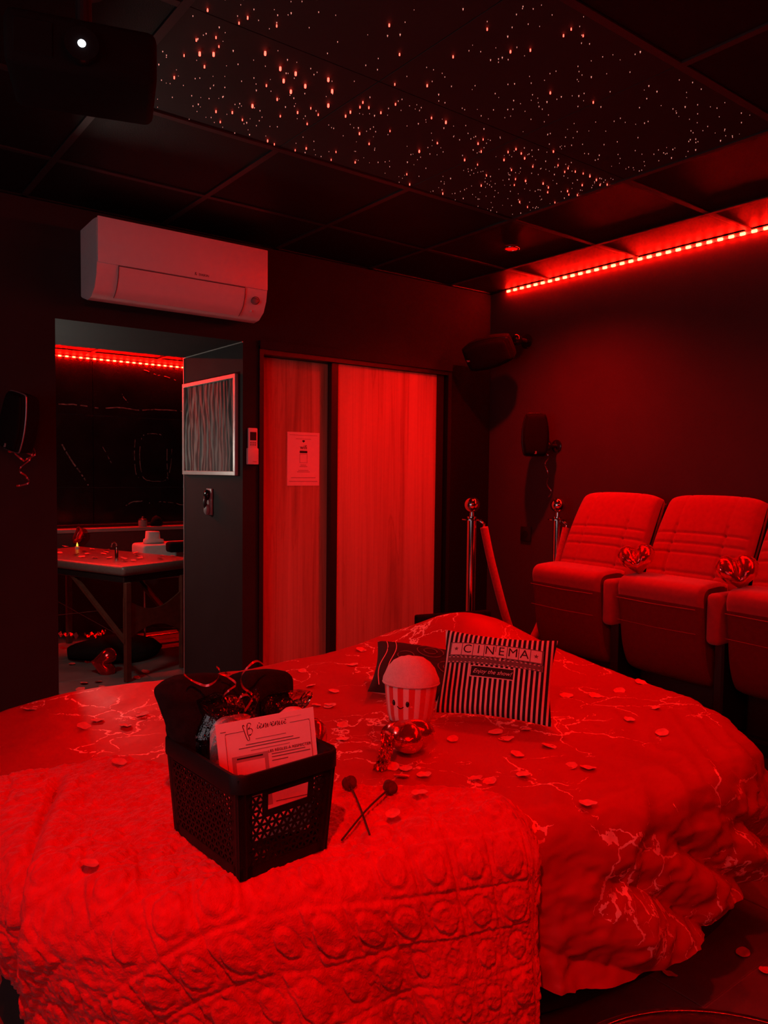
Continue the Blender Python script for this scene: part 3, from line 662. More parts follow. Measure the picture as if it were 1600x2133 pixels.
# ================================================================== SPEAKERS
def speaker(label, ball, front, roll, scale=1.0, off=None, wall=None, wn=(-1, 0, 0), edge='black_gloss'):
    """satellite speaker: barrel-shaped body; its ball joint sits at `ball`, the body centre at ball+off, facing `front`"""
    root = thing('wall_speaker', label, 'speaker', ball)
    f = Vector(front).normalized(); z = Vector((0, 0, 1)); x = f.cross(z).normalized()*-1; u = x.cross(f)*-1
    u = f.cross(x); u = u if u.z > 0 else -u
    R = Matrix((x, -f, u)).transposed().to_4x4() @ Matrix.Rotation(roll, 4, 'Y')
    W, H = .155*scale, .24*scale
    ol = []
    for a, b in [(-.30,.5),(-.15,.508),(0,.51),(.15,.508),(.30,.5),(.36,.47),(.43,.3),(.475,.1),(.485,-.1),(.46,-.28),(.40,-.46),(.34,-.5),(.15,-.512),(0,-.515),(-.15,-.512),(-.34,-.5),(-.40,-.46),(-.46,-.28),(-.485,-.1),(-.475,.1),(-.43,.3),(-.36,.47)]:
        ol.append((a*W, b*H))
    ol = [tuple(q) for q in cr(ol, 3, True)]
    M = Matrix.Translation(Vector(off)) @ R
    body = inflate(ol, .028*scale, 6, 4.0, back=2.6).xf(M)
    obj('body', body, 'matt_black', root, local=True, smooth=True)
    gr = inflate([(a*.90, b*.92) for a, b in ol], .010*scale, 5, 3.0, back=.2); gr.v = [(p[0], p[1]-.024*scale, p[2]) for p in gr.v]; gr.xf(M)
    obj('grille', gr, 'matt_black', root, local=True, smooth=True)
    rim = [Vector((a*.985, -.006*scale, b*.985)) for a, b in ol]+[Vector((ol[0][0]*.985, -.006*scale, ol[0][1]*.985))]
    obj('rim', MB().tube([M @ q for q in rim], .0035*scale, 6, False), edge, root, local=True, smooth=True)
    bd = Matrix.Translation((0, -.033*scale, -.40*H)); bg = MB().box(-.004, .004, -.001, .001, -.010, .004).box(-.008, .002, -.001, .001, -.012, -.008); bg.xf(M @ bd)
    obj('badge', bg, 'grey_plastic', root, local=True)
    obj('ball_joint', MB().sphere((0, 0, 0), .028*scale, 16, 10), 'black_gloss', root, local=True, smooth=True)
    w_ = Vector(wall)-Vector(ball)
    obj('mount_arm', MB().tube([(0, 0, 0), w_], .012*scale, 10), 'black_plastic', root, local=True, smooth='auto')
    q = Vector((0, 0, 1)).rotation_difference(Vector(wn)).to_matrix().to_4x4()
    obj('wall_plate', MB().lathe([(.036*scale, .0005), (.036*scale, .006), (.030*scale, .010), (1e-5, .011)], 24).xf(Matrix.Translation(w_) @ q), 'black_gloss', root, local=True, smooth='auto')
    return root
speaker('black speaker hanging sideways in the corner above the sliding door', (3.46, 3.235, 2.205), (-.75, -.35, -.55), math.radians(78), 1.22, (-.215, .02, -.10), (XR, 3.235, 2.205))
speaker('black barrel-shaped speaker on the seat wall above the rope posts', (3.47, 2.985, 1.565), (-.62, -.78, .0), 0, 1.02, (-.075, .03, .060), (XR, 2.985, 1.565))
speaker('dark speaker with silver rim on the wall left of the opening', (.77, 3.50, 1.57), (-.93, -.36, .0), math.radians(14), 1.0, (-.05, -.06, .02), (.77, YB, 1.57), (0, -1, 0), 'silver_edge')

def curl(label, pts, n=10, wd=.006, m='ribbon_dim', side=(0, 0, 1), loops=None, cat='ribbon'):
    P = cr(pts, n); root_mesh = MB().ribbon(P, wd, side)
    o = obj('curling_ribbon', root_mesh, m, None, smooth=True); return tag(o, label, cat)
def zig(p0, p1, amp, turns, n=60, wob=.3, axis=(1, 0, 0)):
    p0 = np.array(p0); p1 = np.array(p1); ax = np.array(axis); out = []
    for i in range(n+1):
        t = i/n; a = amp*(.6+.4*math.sin(7*t+1)); q = 2*PI*turns*t
        out.append(p0+(p1-p0)*t+ax*a*math.sin(q)+np.array([-ax[1], ax[0], 0])*a*math.cos(q)*wob)
    return out
o = tag(obj('curling_ribbon', MB().ribbon(zig((3.44, 2.975, 1.53), (3.43, 2.93, 1.27), .022, 2.6), .006, (0, 0, 1)), 'ribbon_dim', smooth=True), 'curled ribbon hanging from the speaker above the rope posts', 'ribbon')
LP = [np.array(at_y(x, y, 3.44)) for x, y in [(28,925),(18,935),(16,940),(30,940),(34,930),(33,945),(48,960),(60,955),(72,945),(70,930),(57,923),(52,938),(65,948),(70,944),(62,955),(47,972),(40,983),(56,992),(60,1003),(46,1011),(33,1012)]]
o = tag(obj('curling_ribbon', MB().ribbon([p+np.array([0, .02*math.sin(i*.5), 0]) for i, p in enumerate(cr(LP, 6))], .007, (.3, 0, 1)), 'ribbon_red', smooth=True), 'tangled curly ribbon hanging from the speaker left of the opening', 'ribbon')

# ================================================================== ROOM BEHIND THE OPENING
TA = math.atan2(.33, .944)
mt = thing('massage_table', 'massage table with dark padded top and wooden legs beyond the opening', 'massage table', (1.70, 5.0, 0), TA)
def L2W(x, y, z): return np.array((1.70+x*math.cos(TA)-y*math.sin(TA), 5.0+x*math.sin(TA)+y*math.cos(TA), z))
obj('padded_top', MB().rbox(-.04, .62, -.02, 1.36, .70, .768, .026, 4), 'vinyl', mt, local=True, smooth='auto')
obj('underframe', MB().rbox(-.02, .60, 0, 1.34, .655, .702, .006, 1), 'black_plastic', mt, local=True)
for x in (.005, .475):
    obj('leg', MB().rbox(x-.022, x+.022, -.02, .012, .0, .66, .004, 1), 'wood_table', mt, local=True)
    obj('leg', MB().rbox(x-.022, x+.022, 1.30, 1.332, .0, .66, .004, 1), 'wood_table', mt, local=True)
pan = [(-.02+.5*i/20, .56-.10*math.sin(PI*i/20)) for i in range(21)]+[(.48-.5*i/20, .26+.09*math.sin(PI*i/20)) for i in range(21)]
obj('end_panel', MB().poly(pan, -.006, .008), 'wood_table', mt, local=True)
obj('brace', MB().bar((.005, .01, .26), (.005, .62, .69), .03, .022), 'wood_table', mt, local=True)
obj('brace', MB().bar((.475, .01, .26), (.475, .62, .69), .03, .022), 'wood_table', mt, local=True)
for a, b in (((.005, .30, .44), (.005, 1.1, .30)), ((.005, .0, .28), (.0, .75, .46)), ((.475, .0, .28), (.475, .75, .20))):
    obj('cable', MB().tube([a, b], .0022, 6), 'steel_tube', mt, local=True)
pb = at_z(163, 1128, .80)
def balloon(label, loc, w, rot, thick=.42, group='red heart foil balloons', tail=False, m='balloon_foil'):
    r = thing('heart_balloon', label, 'balloon', loc, group=group, rot=Euler(rot))
    ol = heart_outline(w, 56)
    b = inflate(ol, w*thick*.55, 12, 2.0, center=(0, w*.06))
    V = np.array(b.v); ang = np.arctan2(V[:, 2]-w*.06, V[:, 0]); rr = np.hypot(V[:, 0], V[:, 2]-w*.06)
    edge = np.clip(rr/(w*.5), 0, 1)**3
    V[:, 1] += np.sign(V[:, 1])*w*.010*edge*np.sin(ang*34)*(np.abs(V[:, 1]) > 1e-4)
    V[:, 1] *= 1-.45*np.exp(-((V[:, 0])/(w*.10))**2)*np.clip((V[:, 2]-w*.05)/(w*.2), 0, 1)
    b.v = [tuple(p) for p in V]
    obj('body', b, m, r, local=True, smooth=True)
    sm_ = [(a*1.03, 0, c*1.03) for a, c in ol]; so_ = [(a*.985, 0, c*.985) for a, c in ol]; n = len(ol)
    obj('seam', MB().add([(a, .0006, c) for a, _, c in so_]+[(a, .0006+.002*math.sin(i*2.3), c) for i, (a, _, c) in enumerate(sm_)], [(i, (i+1) % n, n+(i+1) % n, n+i) for i in range(n)]), m, r, local=True)
    obj('neck', MB().ribbon([(0, 0, -w*.53), (.004, .004, -w*.62), (-.002, 0, -w*.70)], .012, (1, 0, 0)), m, r, local=True)
    return r
balloon('red heart balloon standing on the far end of the massage table', (pb[0]+.02, pb[1]+.02, .768+.085), .17, (math.radians(-20), math.radians(150), math.radians(30)), group=None)
# electric candle and small silver stand on the table
p = at_z(161, 1143, .768)
cn = thing('led_candle', 'small led candle with yellow flame on the massage table', 'candle', (p[0], p[1], .768))
obj('wax', MB().lathe([(1e-5, 0), (.018, .0), (.018, .016), (.014, .018), (1e-5, .016)], 16), 'candle_wax', cn, local=True, smooth='auto')
obj('flame', MB().lathe([(1e-5, .016), (.007, .022), (.008, .028), (.004, .042), (1e-5, .052)], 10), 'flame', cn, local=True, smooth=True)
p = at_z(243, 1166, .768)
st = thing('oil_bottle', 'slim chrome pump bottle on the massage table among petals', 'bottle', (p[0], p[1], .768))
obj('bottle_body', MB().lathe([(1e-5, 0), (.012, 0), (.012, .085), (.008, .092), (.004, .094)], 16), 'chrome', st, local=True, smooth='auto')
obj('pump', MB().tube([(0, 0, .09), (0, 0, .115), (-.012, 0, .122), (-.032, 0, .116), (-.036, 0, .09)], .005, 8), 'chrome', st, local=True, smooth=True)

tb = thing('bathtub', 'dark red lit bathtub against the black marble wall', 'bathtub', (2.3, 7.0, 0))
obj('rim', MB().rbox(1.40, 3.9, 6.72, 7.24, .855, .890, .012, 2), 'tub_acrylic', tb, smooth='auto')
obj('apron', MB().rbox(1.42, 3.88, 6.74, 6.76, .0, .855, .004, 1), 'tub_apron', tb)
obj('basin', MB().rbox(1.50, 3.8, 6.82, 7.20, .55, .893, .03, 3), 'marble_black', tb)
p = at_y(297, 1100, 6.78)
jr = thing('lidded_jar', 'grey lidded jar standing on the bathtub rim', 'jar', (p[0], 6.775, .891))
obj('jar_body', MB().lathe([(1e-5, 0), (.035, 0), (.038, .01), (.038, .05), (.030, .058)], 18), 'grey_plastic', jr, local=True, smooth='auto')
obj('lid', MB().lathe([(.036, .056), (.036, .066), (.012, .072), (.008, .086), (1e-5, .090)], 18), 'steel_tube', jr, local=True, smooth='auto')
p = at_y(325, 1100, 6.78)
tag(obj('toiletry_bag', inflate([(-.05, 0), (.055, 0), (.06, .03), (.04, .075), (.0, .095), (-.03, .08), (-.055, .03)], .035, 6).xf(Matrix.Translation((p[0], 6.775, .892))), 'black_fabric', smooth=True), 'small black pouch leaning on the bathtub rim beside the jar', 'bag')

rk = thing('towel_rack', 'chrome tube rack behind the massage table legs', 'rack', (2.35, 5.8, 0))
r0, r1, q0, q1 = 2.115, 2.75, 5.80, 6.12
for x in (r0, r1):
    for y in (q0, q1): obj('upright', MB().tube([(x, y, 0), (x, y, .56)], .008, 8), 'steel_tube', rk)
for z in (.035, .56):
    for a, b in (((r0, q0), (r1, q0)), ((r1, q0), (r1, q1)), ((r1, q1), (r0, q1)), ((r0, q1), (r0, q0))):
        obj('rail', MB().tube([(*a, z), (*b, z)], .008, 8), 'steel_tube', rk)
obj('diagonal', MB().tube([(r0+.05, q1, .56), (r0+.28, q1, .28)], .003, 6), 'steel_tube', rk)
obj('shelf', MB().rbox(r0, r1, q0, q1, .565, .575, .002, 1), 'white_plastic', rk)
tag(obj('folded_towel', MB().rbox(r0+.0, r1-.03, q0+.02, q1-.02, .576, .815, .025, 3), 'towel_white', smooth='auto'), 'thick white towel stack lying on the chrome rack', 'towel')
p = at_y(318, 1140, 5.96)
tag(obj('folded_towel', inflate([(-.075, 0), (.09, 0), (.085, .03), (.055, .035), (.05, .095), (-.05, .10), (-.055, .04), (-.07, .03)], .05, 4, 3.0).xf(Matrix.Translation((p[0]+.0, 5.96, .816))), 'towel_white', smooth=True), 'upright folded white towel on top of the towel stack', 'towel')
p = at_y(374, 1146, 5.62)
tag(obj('headrest_cushion', MB().rbox(p[0]-.085, p[0]+.14, 5.60, 5.70, .77, .85, .022, 3), 'black_fabric', smooth='auto'), 'black padded cushion standing beside the white towels', 'cushion')
# dark bag with foil on the floor
mb = inflate([(-.32, 0), (.30, 0), (.33, .05), (.25, .10), (.05, .13), (-.15, .12), (-.33, .07)], .30, 8, 2.5, wob=.01, wfreq=14)
mb.v = [(p[0], p[1], max(0.0, p[2])) for p in mb.v]
tag(obj('floor_blanket', mb.xf(Matrix.Translation((1.88, 5.78, .001)) @ Matrix.Rotation(math.radians(-50), 4, 'Z')), 'black_fabric', smooth=True), 'crumpled black cloth heap on the floor under the massage table', 'blanket')
for lab, pts, m_ in (('shiny red foil strip lying on the black cloth heap', [(122,1320),(135,1322),(150,1321),(163,1327)], 'ribbon_red'), ('crumpled copper foil strip lying on the black cloth heap', [(176,1325),(190,1320),(200,1324),(212,1318),(220,1316)], 'gold_foil')):
    P = [np.array(at_z(x, y, .145)) for x, y in pts]
    tag(obj('foil_strip', MB().ribbon([p+np.array([0, 0, .012*math.sin(i*1.7)]) for i, p in enumerate(cr(P, 5))], .035, (.4, .8, .3)), m_, smooth=True), lab, 'foil')
p = at_z(215, 1405, .0)
balloon('dark red heart balloon lying on the tiled floor under the massage table', (p[0]+.02, p[1]+.03, .072), .20, (math.radians(80), math.radians(100), math.radians(40)), .62, group=None)

# ================================================================== SEATS ON THEIR PLATFORM
PZ = .30
pl = thing('seat_platform', 'low black carpeted platform carrying the red cinema seats', 'platform', (3.15, 1.6, 0))
obj('deck', MB().rbox(2.80, XR-.001, .2, YB-.02, .0, PZ, .006, 1), 'carpet_black', pl)
obj('nosing', MB().box(2.795, 2.803, .2, YB-.02, PZ-.03, PZ+.002), 'black_metal', pl)
def seat_back(w_, h_, nu=72, nv=90):
    """upholstered back with sewn channels; front at -y"""
    def prof(u): return (1-abs(2*u-1)**9)**.32
    V = np.zeros((nv, nu, 3)); Bk = np.zeros((nv, nu, 3))
    seams_v = (.24, .76); seams_h = (.44, .545, .64, .83)
    for a in range(nv):
        v = a/(nv-1)
        for b in range(nu):
            u = b/(nu-1)
            ww = w_*(.97+.03*math.sin(PI*min(1, v*1.1)))
            x = (u-.5)*ww; z = v*h_
            th = .055*prof(u)*(1-abs(2*v-1)**8)**.4
            th += .012*math.sin(PI*u)
            for s in seams_v:
                k = .5+.5*(v < .66); th -= .010*k*math.exp(-((u-s)/.012)**2)
            for s in seams_h:
                th -= .007*math.exp(-((1-v-s)/.010)**2)*(1 if .03 < u < .97 else 0)
            top = .02*(1-abs(2*u-1)**2)*(v > .5)*(v-.5)
            V[a, b] = (x, -th-.03*(1-v)*v*4*.4, z+.003*math.sin(PI*u)*v-.02*max(0, v-.9)/.1*abs(2*u-1)**6)
            Bk[a, b] = (V[a, b, 0], .045*prof(u)*(1-abs(2*v-1)**8)**.4+.0005, V[a, b, 2])
    mb = MB().grid(V).grid(Bk[:, ::-1]); return mb
def roll_pad(w_, h_, t_, n=40):
    """tipped-up seat pad: its rounded front edge is uppermost"""
    pr_ = [(0, 0), (-.02, .0), (-t_*.55, .02), (-t_*.80, .12), (-t_*.92, h_*.6), (-t_*.98, h_-.09), (-t_*1.0, h_-.055), (-t_*.97, h_-.025), (-t_*.86, h_-.006), (-t_*.68, h_), (-t_*.3, h_+.004), (-t_*.08, h_-.005), (0.0, h_-.03), (0.0, h_*.5)]
    C = cr(pr_, 5, True); V = np.zeros((n, len(C)+1, 3))
    for a in range(n):
        u = a/(n-1); s = (1-abs(2*u-1)**7)**.3 if 0 < u < 1 else 0.0
        cx = np.mean([c[0] for c in C]); cz = np.mean([c[1] for c in C])
        for b in range(len(C)+1):
            c = C[b % len(C)]
            V[a, b] = ((u-.5)*w_, cx+(c[0]-cx)*(.72+.28*s) if 0 < u < 1 else cx+(c[0]-cx)*.72, cz+(c[1]-cz)*(.90+.10*s))
    mb = MB().grid(V)
    for a in (0, n-1):
        o = len(mb.v); mb.add([tuple(q) for q in V[a, :-1]], [tuple(range(len(C)))])
    return mb
bk_me = seat_back(.495, .49); pd_me = roll_pad(.43, .46, .235)
def split(mb, zc, upper): return MB().add(mb.v, [f for f in mb.f if (np.mean([mb.v[i][2] for i in f]) > zc) == upper])
tmpl = {}
def seat(label, yc, xr=0.0):
    root = thing('cinema_chair', label, 'cinema seat', (3.20+xr, yc, PZ), math.radians(-90-3), group='red cinema seats on the platform')
    def part(nm, mbf, m_, sm=False, key=None):
        k = key or nm
        if k not in tmpl: tmpl[k] = obj(nm, mbf(), m_, root, local=True, smooth=sm); return tmpl[k]
        return copy_part(tmpl[k], root)
    tilt = Matrix.Translation((0, .02, .555)) @ Matrix.Rotation(math.radians(-26), 4, 'X')
    part('backrest', lambda: MB().add(bk_me.v, bk_me.f).xf(tilt), 'seat_velvet', True)
    part('seat_pad', lambda: split(pd_me, .365, True).xf(Matrix.Translation((0, .0, .185))), 'seat_velvet', True)
    part('shaded_underside', lambda: split(pd_me, .365, False).xf(Matrix.Translation((0, .0, .185))), 'seat_velvet_shaded', True)  # lower half of the pad, in the velvet with shade painted in
    part('pad_seam', lambda: MB().tube([(-.20, -.240, .543), (0, -.243, .540), (.20, -.240, .543)], .0016, 5), 'seat_thread')
    part('pad_seam', lambda: MB().tube([(-.20, -.232, .44), (0, -.235, .437), (.20, -.232, .44)], .0010, 5), 'seat_thread', key='s2')
    part('back_shell', lambda: MB().rbox(-.225, .225, .02, .05, .02, .47, .012, 2).xf(Matrix.Translation((0, .05, .55)) @ Matrix.Rotation(math.radians(-26), 4, 'X')), 'black_plastic')
    part('pedestal', lambda: MB().rbox(-.20, .20, -.06, .02, .0, .20, .01, 2), 'black_metal')
    part('armrest', lambda: MB().rbox(.222, .288, -.205, .06, .40, .615, .024, 4), 'seat_velvet', 'auto')
    part('arm_stand', lambda: MB().rbox(.232, .278, -.15, .05, .0, .41, .008, 1), 'black_metal')
    part('foot_plate', lambda: MB().rbox(-.21, .278, -.10, .08, .0, .02, .004, 1), 'black_metal', key='fp')
    return root
seat('red velvet tip-up cinema seat nearest the rope posts', 2.435)
seat('middle red velvet tip-up cinema seat between the two heart balloons', 1.92, .005)
seat('red velvet tip-up cinema seat farthest from the rope posts', 1.405, .010)
p = at_x(1330, 1165, 3.10)
balloon('red heart balloon resting between the first and second cinema seats', (3.09, p[1], p[2]+.005), .165, (math.radians(28), math.radians(-12), math.radians(-62)), .85, 'heart balloons on the cinema seats')
p = at_x(1538, 1192, 3.10)
balloon('red heart balloon resting between the second and third cinema seats', (3.09, p[1], p[2]+.005), .165, (math.radians(35), math.radians(-8), math.radians(-55)), .85, 'heart balloons on the cinema seats')

# ================================================================== ROPE POSTS
def post(label, x, y):
    r = thing('rope_post', label, 'rope post', (x, y, PZ), group='chrome rope posts')
    obj('base', MB().lathe([(1e-5, 0), (.13, 0), (.13, .012), (.10, .028), (.035, .04), (1e-5, .04)], 32), 'chrome', r, local=True, smooth='auto')
    obj('pole', MB().lathe([(.026, .03), (.026, .86)], 24), 'chrome', r, local=True, smooth='auto')
    obj('collar', MB().lathe([(.028, .838), (.056, .841), (.056, .846), (.03, .85), (.013, .862), (.012, .885), (.02, .89)], 28), 'chrome', r, local=True, smooth='auto')
    obj('ball_finial', MB().sphere((0, 0, .925), .043, 28, 18), 'chrome', r, local=True, smooth=True)
    return r
post('chrome rope post with ball top beside the sliding door', 2.985, 3.10)
post('chrome rope post with ball top behind the first cinema seat', 3.43, 2.865)
a = np.array((3.04, 3.06, PZ+.80)); b = np.array((3.43, 2.80, PZ+.80))
rp = thing('velvet_rope', 'sagging red velvet rope hung between two chrome posts', 'rope', (3.22, 2.93, PZ))
mid = (a+b)/2; ctrl = [a, a+(mid-a)*.22+np.array([0, 0, -.22]), a+(mid-a)*.65+np.array([0, 0, -.56]), mid+np.array([0, 0, -.70]), b+(mid-b)*.55+np.array([0, 0, -.52]), b+(mid-b)*.2+np.array([0, 0, -.22]), b]
obj('rope_sleeve', MB().tube(cr(ctrl, 8), .023, 12), 'velvet', rp, smooth='auto')
for e, t_ in ((a, a+np.array([-.03, .02, .045])), (b, b+np.array([.0, .045, .045]))):
    obj('end_hook', MB().tube([e+np.array([0, 0, -.02]), e+np.array([0, 0, .02]), t_], .009, 8), 'chrome', rp, smooth=True)

# ================================================================== BED
BZ = .60; BC = np.array((1.515, 1.92)); K = 1.0667; RC = .09
OUT = [(.66,2.70),(1.03,2.68),(1.4,2.68),(1.79,2.69),(2.2,2.66),(2.45,2.47),(2.53,2.1),(2.52,1.8),(2.44,1.45),(2.30,1.17),(2.1,1.02),(1.75,.97),(1.43,1.0),(1.1,1.09),(.7,1.15),(.45,1.26),(.31,1.5),(.27,1.85),(.29,2.25),(.40,2.57)]
_c = np.array(cr([(a*K, b*K) for a, b in OUT], 24, True))
_t = np.arctan2(_c[:, 1]-BC[1], _c[:, 0]-BC[0]); _r = np.hypot(_c[:, 0]-BC[0], _c[:, 1]-BC[1])
_i = np.argsort(_t); _t = _t[_i]; _r = _r[_i]
_t = np.concatenate([_t-2*PI, _t, _t+2*PI]); _r = np.tile(_r, 3)
def Rim(th): return np.interp(th, _t, _r)
def bed_top(x, y):
    dx, dy = x-2.38, y-2.50; a = dx*.50-dy*.866; c = dx*.866+dy*.50     # pillows under the cover
    z = BZ+.17*np.exp(-(a/.36)**2-(c/.20)**2)
    return z+.012*fbm(x*2.2, y*2.2, 1.0, 2)
def bed_pt(th, t, lift=0.0, flare=.10, rc=RC):
    """point on the draped bed: th = direction from the middle, t = length along the cloth"""
    r = Rim(th); th, t, r = np.broadcast_arrays(th, t, r)
    s = np.clip(t-(r-rc), 0, rc*PI/2); d = np.maximum(0, t-(r-rc)-rc*PI/2); ph = s/rc
    rho = np.minimum(t, r-rc)+rc*np.sin(ph)+d*flare; drop = rc*(1-np.cos(ph))+d*np.sqrt(1-np.asarray(flare)**2)
    ct, st_ = np.cos(th), np.sin(th); q = np.minimum(rho, r)
    z = bed_top(BC[0]+q*ct, BC[1]+q*st_)-drop
    nz = np.cos(ph); nr = np.sin(ph)
    return np.stack([BC[0]+(rho+nr*lift)*ct, BC[1]+(rho+nr*lift)*st_, z+nz*lift], -1), np.stack([nr*ct, nr*st_, nz], -1), d
def on_bed(px, py, lift=.004):
    z = BZ
    for _ in range(6):
        p = at_z(px, py, z+lift); z = float(bed_top(p[0], p[1]))
    return np.array((p[0], p[1], z+lift))
def blanket_inner(): return None

bd = thing('bed', 'large low bed with a black base under the red bedspread', 'bed', (BC[0], BC[1], 0))
N_ = 96; tt = np.linspace(-PI, PI, N_, endpoint=False); rr = Rim(tt)
def slab(sc, z0, z1):
    pts = [(BC[0]+(r-sc)*math.cos(a), BC[1]+(r-sc)*math.sin(a)) for a, r in zip(tt, rr)]; n = len(pts)
    return MB().add([(x, y, z0) for x, y in pts]+[(x, y, z1) for x, y in pts], [tuple(range(n))[::-1], tuple(range(n, 2*n))]+[(i, (i+1) % n, n+(i+1) % n, n+i) for i in range(n)])
obj('base', slab(.20, .0, .12), 'bed_base_black', bd)
obj('box_spring', slab(.06, .12, .34), 'bed_base_black', bd, smooth='auto')
obj('mattress', slab(.055, .34, .52), 'mattress_ticking', bd, smooth='auto')
p = on_bed(882, 1283)
obj('headboard', MB().rbox(.02, .45, -.02, .02, .12, .50, .01, 2).xf(Matrix.Translation((2.42, 2.93, .19)) @ Matrix.Rotation(math.radians(-14), 4, 'Z')), 'black_fabric', bd)

# bedspread with printed foil cracks
NT, NS = 620, 190
th = np.linspace(-PI, PI, NT+1)[:, None]; r = Rim(th)
hem = .25+.035*np.sin(th*3+.4)+.05*np.exp(-((th+.72)/.16)**2)-.03*np.exp(-((th+1.15)/.2)**2)
tmax = r-RC+RC*PI/2+hem
f_ = np.linspace(0, 1, NS)[None, :]**.85
t = f_*tmax
under = np.clip((((th % (2*PI))-math.radians(165))/.15), 0, 1)*np.clip((math.radians(258)-(th % (2*PI)))/.10, 0, 1)
P, Nn, d = bed_pt(th, t, 0.002, .16-.5*under)
x, y = BC[0]+t*np.cos(th), BC[1]+t*np.sin(th)
side = np.clip((t-(r-.12))/.26, 0, 1)
right = np.exp(-((th+1.05)/.60)**2)+.18
wr = .0022*ridge(x*4+2, y*4, .3, 3)*np.clip(t*4, 0, 1)
# long tension creases on top at the right, sharp crumples over the side
q1 = np.clip((t-.45)/.35, 0, 1)
wr = wr+.009*right*(ridge(x*1.6+y*2.2, (x-y)*6.0, 2.0, 2)-.3)*q1*(1-.5*side)
cr1 = ridge(x*5.5+1.3*noise3(x*3, y*3), y*7.5, 5.0, 3)-.25
wr = wr+.020*right*side*cr1+.006*side*(ridge(x*17, y*21, 8.0, 2)-.2)
ph_ = ((BC[0]+r*np.cos(th))*1.0-1.7*d+.10*noise3(x*2.5, y*2.5, 3.0))*PI/.33
big = 1.6*np.abs(np.sin(ph_))**.7-1.0
wr = wr+.036*side*np.clip(d/.10+.25, 0, 1)*big*right*(1-under)+.014*side*np.clip(d/.1, 0, 1)*np.sin(th*16+2*noise3(th*4, d*3))*(1-under)
P = P+Nn*wr[..., None]
corner = np.exp(-((th+.70)/.13)**2)*np.clip(d/.2, 0, 1)
P[..., 0] += (.07*corner*np.cos(th)); P[..., 1] += (.07*corner*np.sin(th))
mb = MB(); mb.grid(P)
cv = obj('bedspread', mb, 'satin_foil_print', None, smooth=True, flip=False)
uv = cv.data.uv_layers.new(name='flat'); li = np.zeros(len(cv.data.loops), np.int32); cv.data.loops.foreach_get('vertex_index', li)
UVs = np.stack([x, y], -1).reshape(-1, 2)[li]; uv.data.foreach_set('uv', UVs.reshape(-1))
tag(cv, 'glossy red bedspread with silvery crackle print draped over the bed', 'bedspread')

# plush throw over the near side
be = [(60,1604),(130,1584),(230,1579),(340,1592),(500,1610),(700,1627),(850,1640),(960,1650),(1030,1664),(1070,1685),(1095,1712)]
pe = [at_z(a, b, BZ+.015) for a, b in be]
te = np.array([math.atan2(q[1]-BC[1], q[0]-BC[0]) % (2*PI) for q in pe]); re_ = np.array([math.hypot(q[0]-BC[0], q[1]-BC[1]) for q in pe])
o_ = np.argsort(te); te = te[o_]; re_ = re_[o_]
TH0, TH1 = te[0]+math.radians(3.5), te[-1]+math.radians(.6)
NA, NB = 560, 400
tha = np.linspace(TH0, TH1, NA)[:, None]; tin = np.interp(tha, te, re_)
ra = Rim(tha); tout = ra-RC+RC*PI/2+.50
fb_ = np.linspace(0, 1, NB)[None, :]; tb_ = tin+(tout-tin)*fb_
P, Nn, d = bed_pt(tha, tb_, .016, .06-.30*np.clip((math.radians(222)-tha)/math.radians(20), 0, 1))
x, y = BC[0]+tb_*np.cos(tha), BC[1]+tb_*np.sin(tha)
ga = math.radians(-16); gx, gy = x*math.cos(ga)+y*math.sin(ga), -x*math.sin(ga)+y*math.cos(ga)
gx = gx+.012*fbm(x*3, y*3, 2.0, 2); gy = gy+.012*fbm(x*3+9, y*3, 4.0, 2)
CS = .092; cx, cy = gx/CS, gy/CS; ix, iy = np.floor(cx), np.floor(cy); ux, uy = (cx-ix-.5)*CS, (cy-iy-.5)*CS
hsh = _h(ix.astype(int), iy.astype(int), np.full(ix.shape, 3, int))
er = .005
ge = np.minimum(CS/2-np.abs(ux), CS/2-np.abs(uy))
groove = -np.clip(1-ge/.008, 0, 1)**1.5*.0035
plate = np.where(hsh > .5, .011, 0.0)*np.clip(ge/.008, 0, 1)
rad = np.hypot(ux, uy); rc_ = .024+.010*hsh
circ = np.clip((rc_-rad)/.006, 0, 1); circ = circ*circ*(3-2*circ)*.010-.006*np.exp(-((rad-rc_-.003)/.004)**2)
heartm = np.where((hsh > .30) & (hsh < .45), -.5, 1.0)
emb = groove+plate+circ*heartm
emb = .52*emb*(.30+.75*np.clip((tb_-(ra-.30))/.3, 0, 1))
soft = .010*fbm(x*3.0, y*3.0, 7.0, 3)+.0022*fbm(x*26, y*26, 3.0, 2)+.0024*fbm(x*120, y*120, 1.0, 2)
fold = .030*np.clip(d/.25, 0, 1)*np.sin(tha*15+1.5*noise3(tha*5, d*2))
# the long crease on the left part
A = at_z(128, 1630, BZ); B = at_z(35, 1860, BZ); ab = (B-A)[:2]; L_ = np.hypot(*ab); ab /= L_
X_, Y_ = P[..., 0]-A[0], P[..., 1]-A[1]; al = X_*ab[0]+Y_*ab[1]; pe_ = X_*-ab[1]+Y_*ab[0]
crease = -.016*np.exp(-(pe_/.012)**2)*np.clip(al/.05, 0, 1)*np.clip((L_*1.3-al)/.1, 0, 1)+.012*np.exp(-((pe_-.035)/.03)**2)*np.clip(al/.05, 0, 1)
edge = np.minimum(np.minimum(fb_*(tout-tin), (TH1-tha)*tb_), .06)
hem_ = .004*np.exp(-((edge-.016)/.006)**2)-.010*np.exp(-(edge/.006)**2)
P = P+Nn*(emb+soft+fold+crease+hem_)[..., None]
bl = obj('plush_throw', MB().grid(P), 'red_fleece', None, smooth=True, flip=False)
sd = bl.modifiers.new('thickness', 'SOLIDIFY'); sd.thickness = .008; sd.offset = -1
tag(bl, 'thick red plush throw embossed with squares and discs over the bed foot', 'throw')

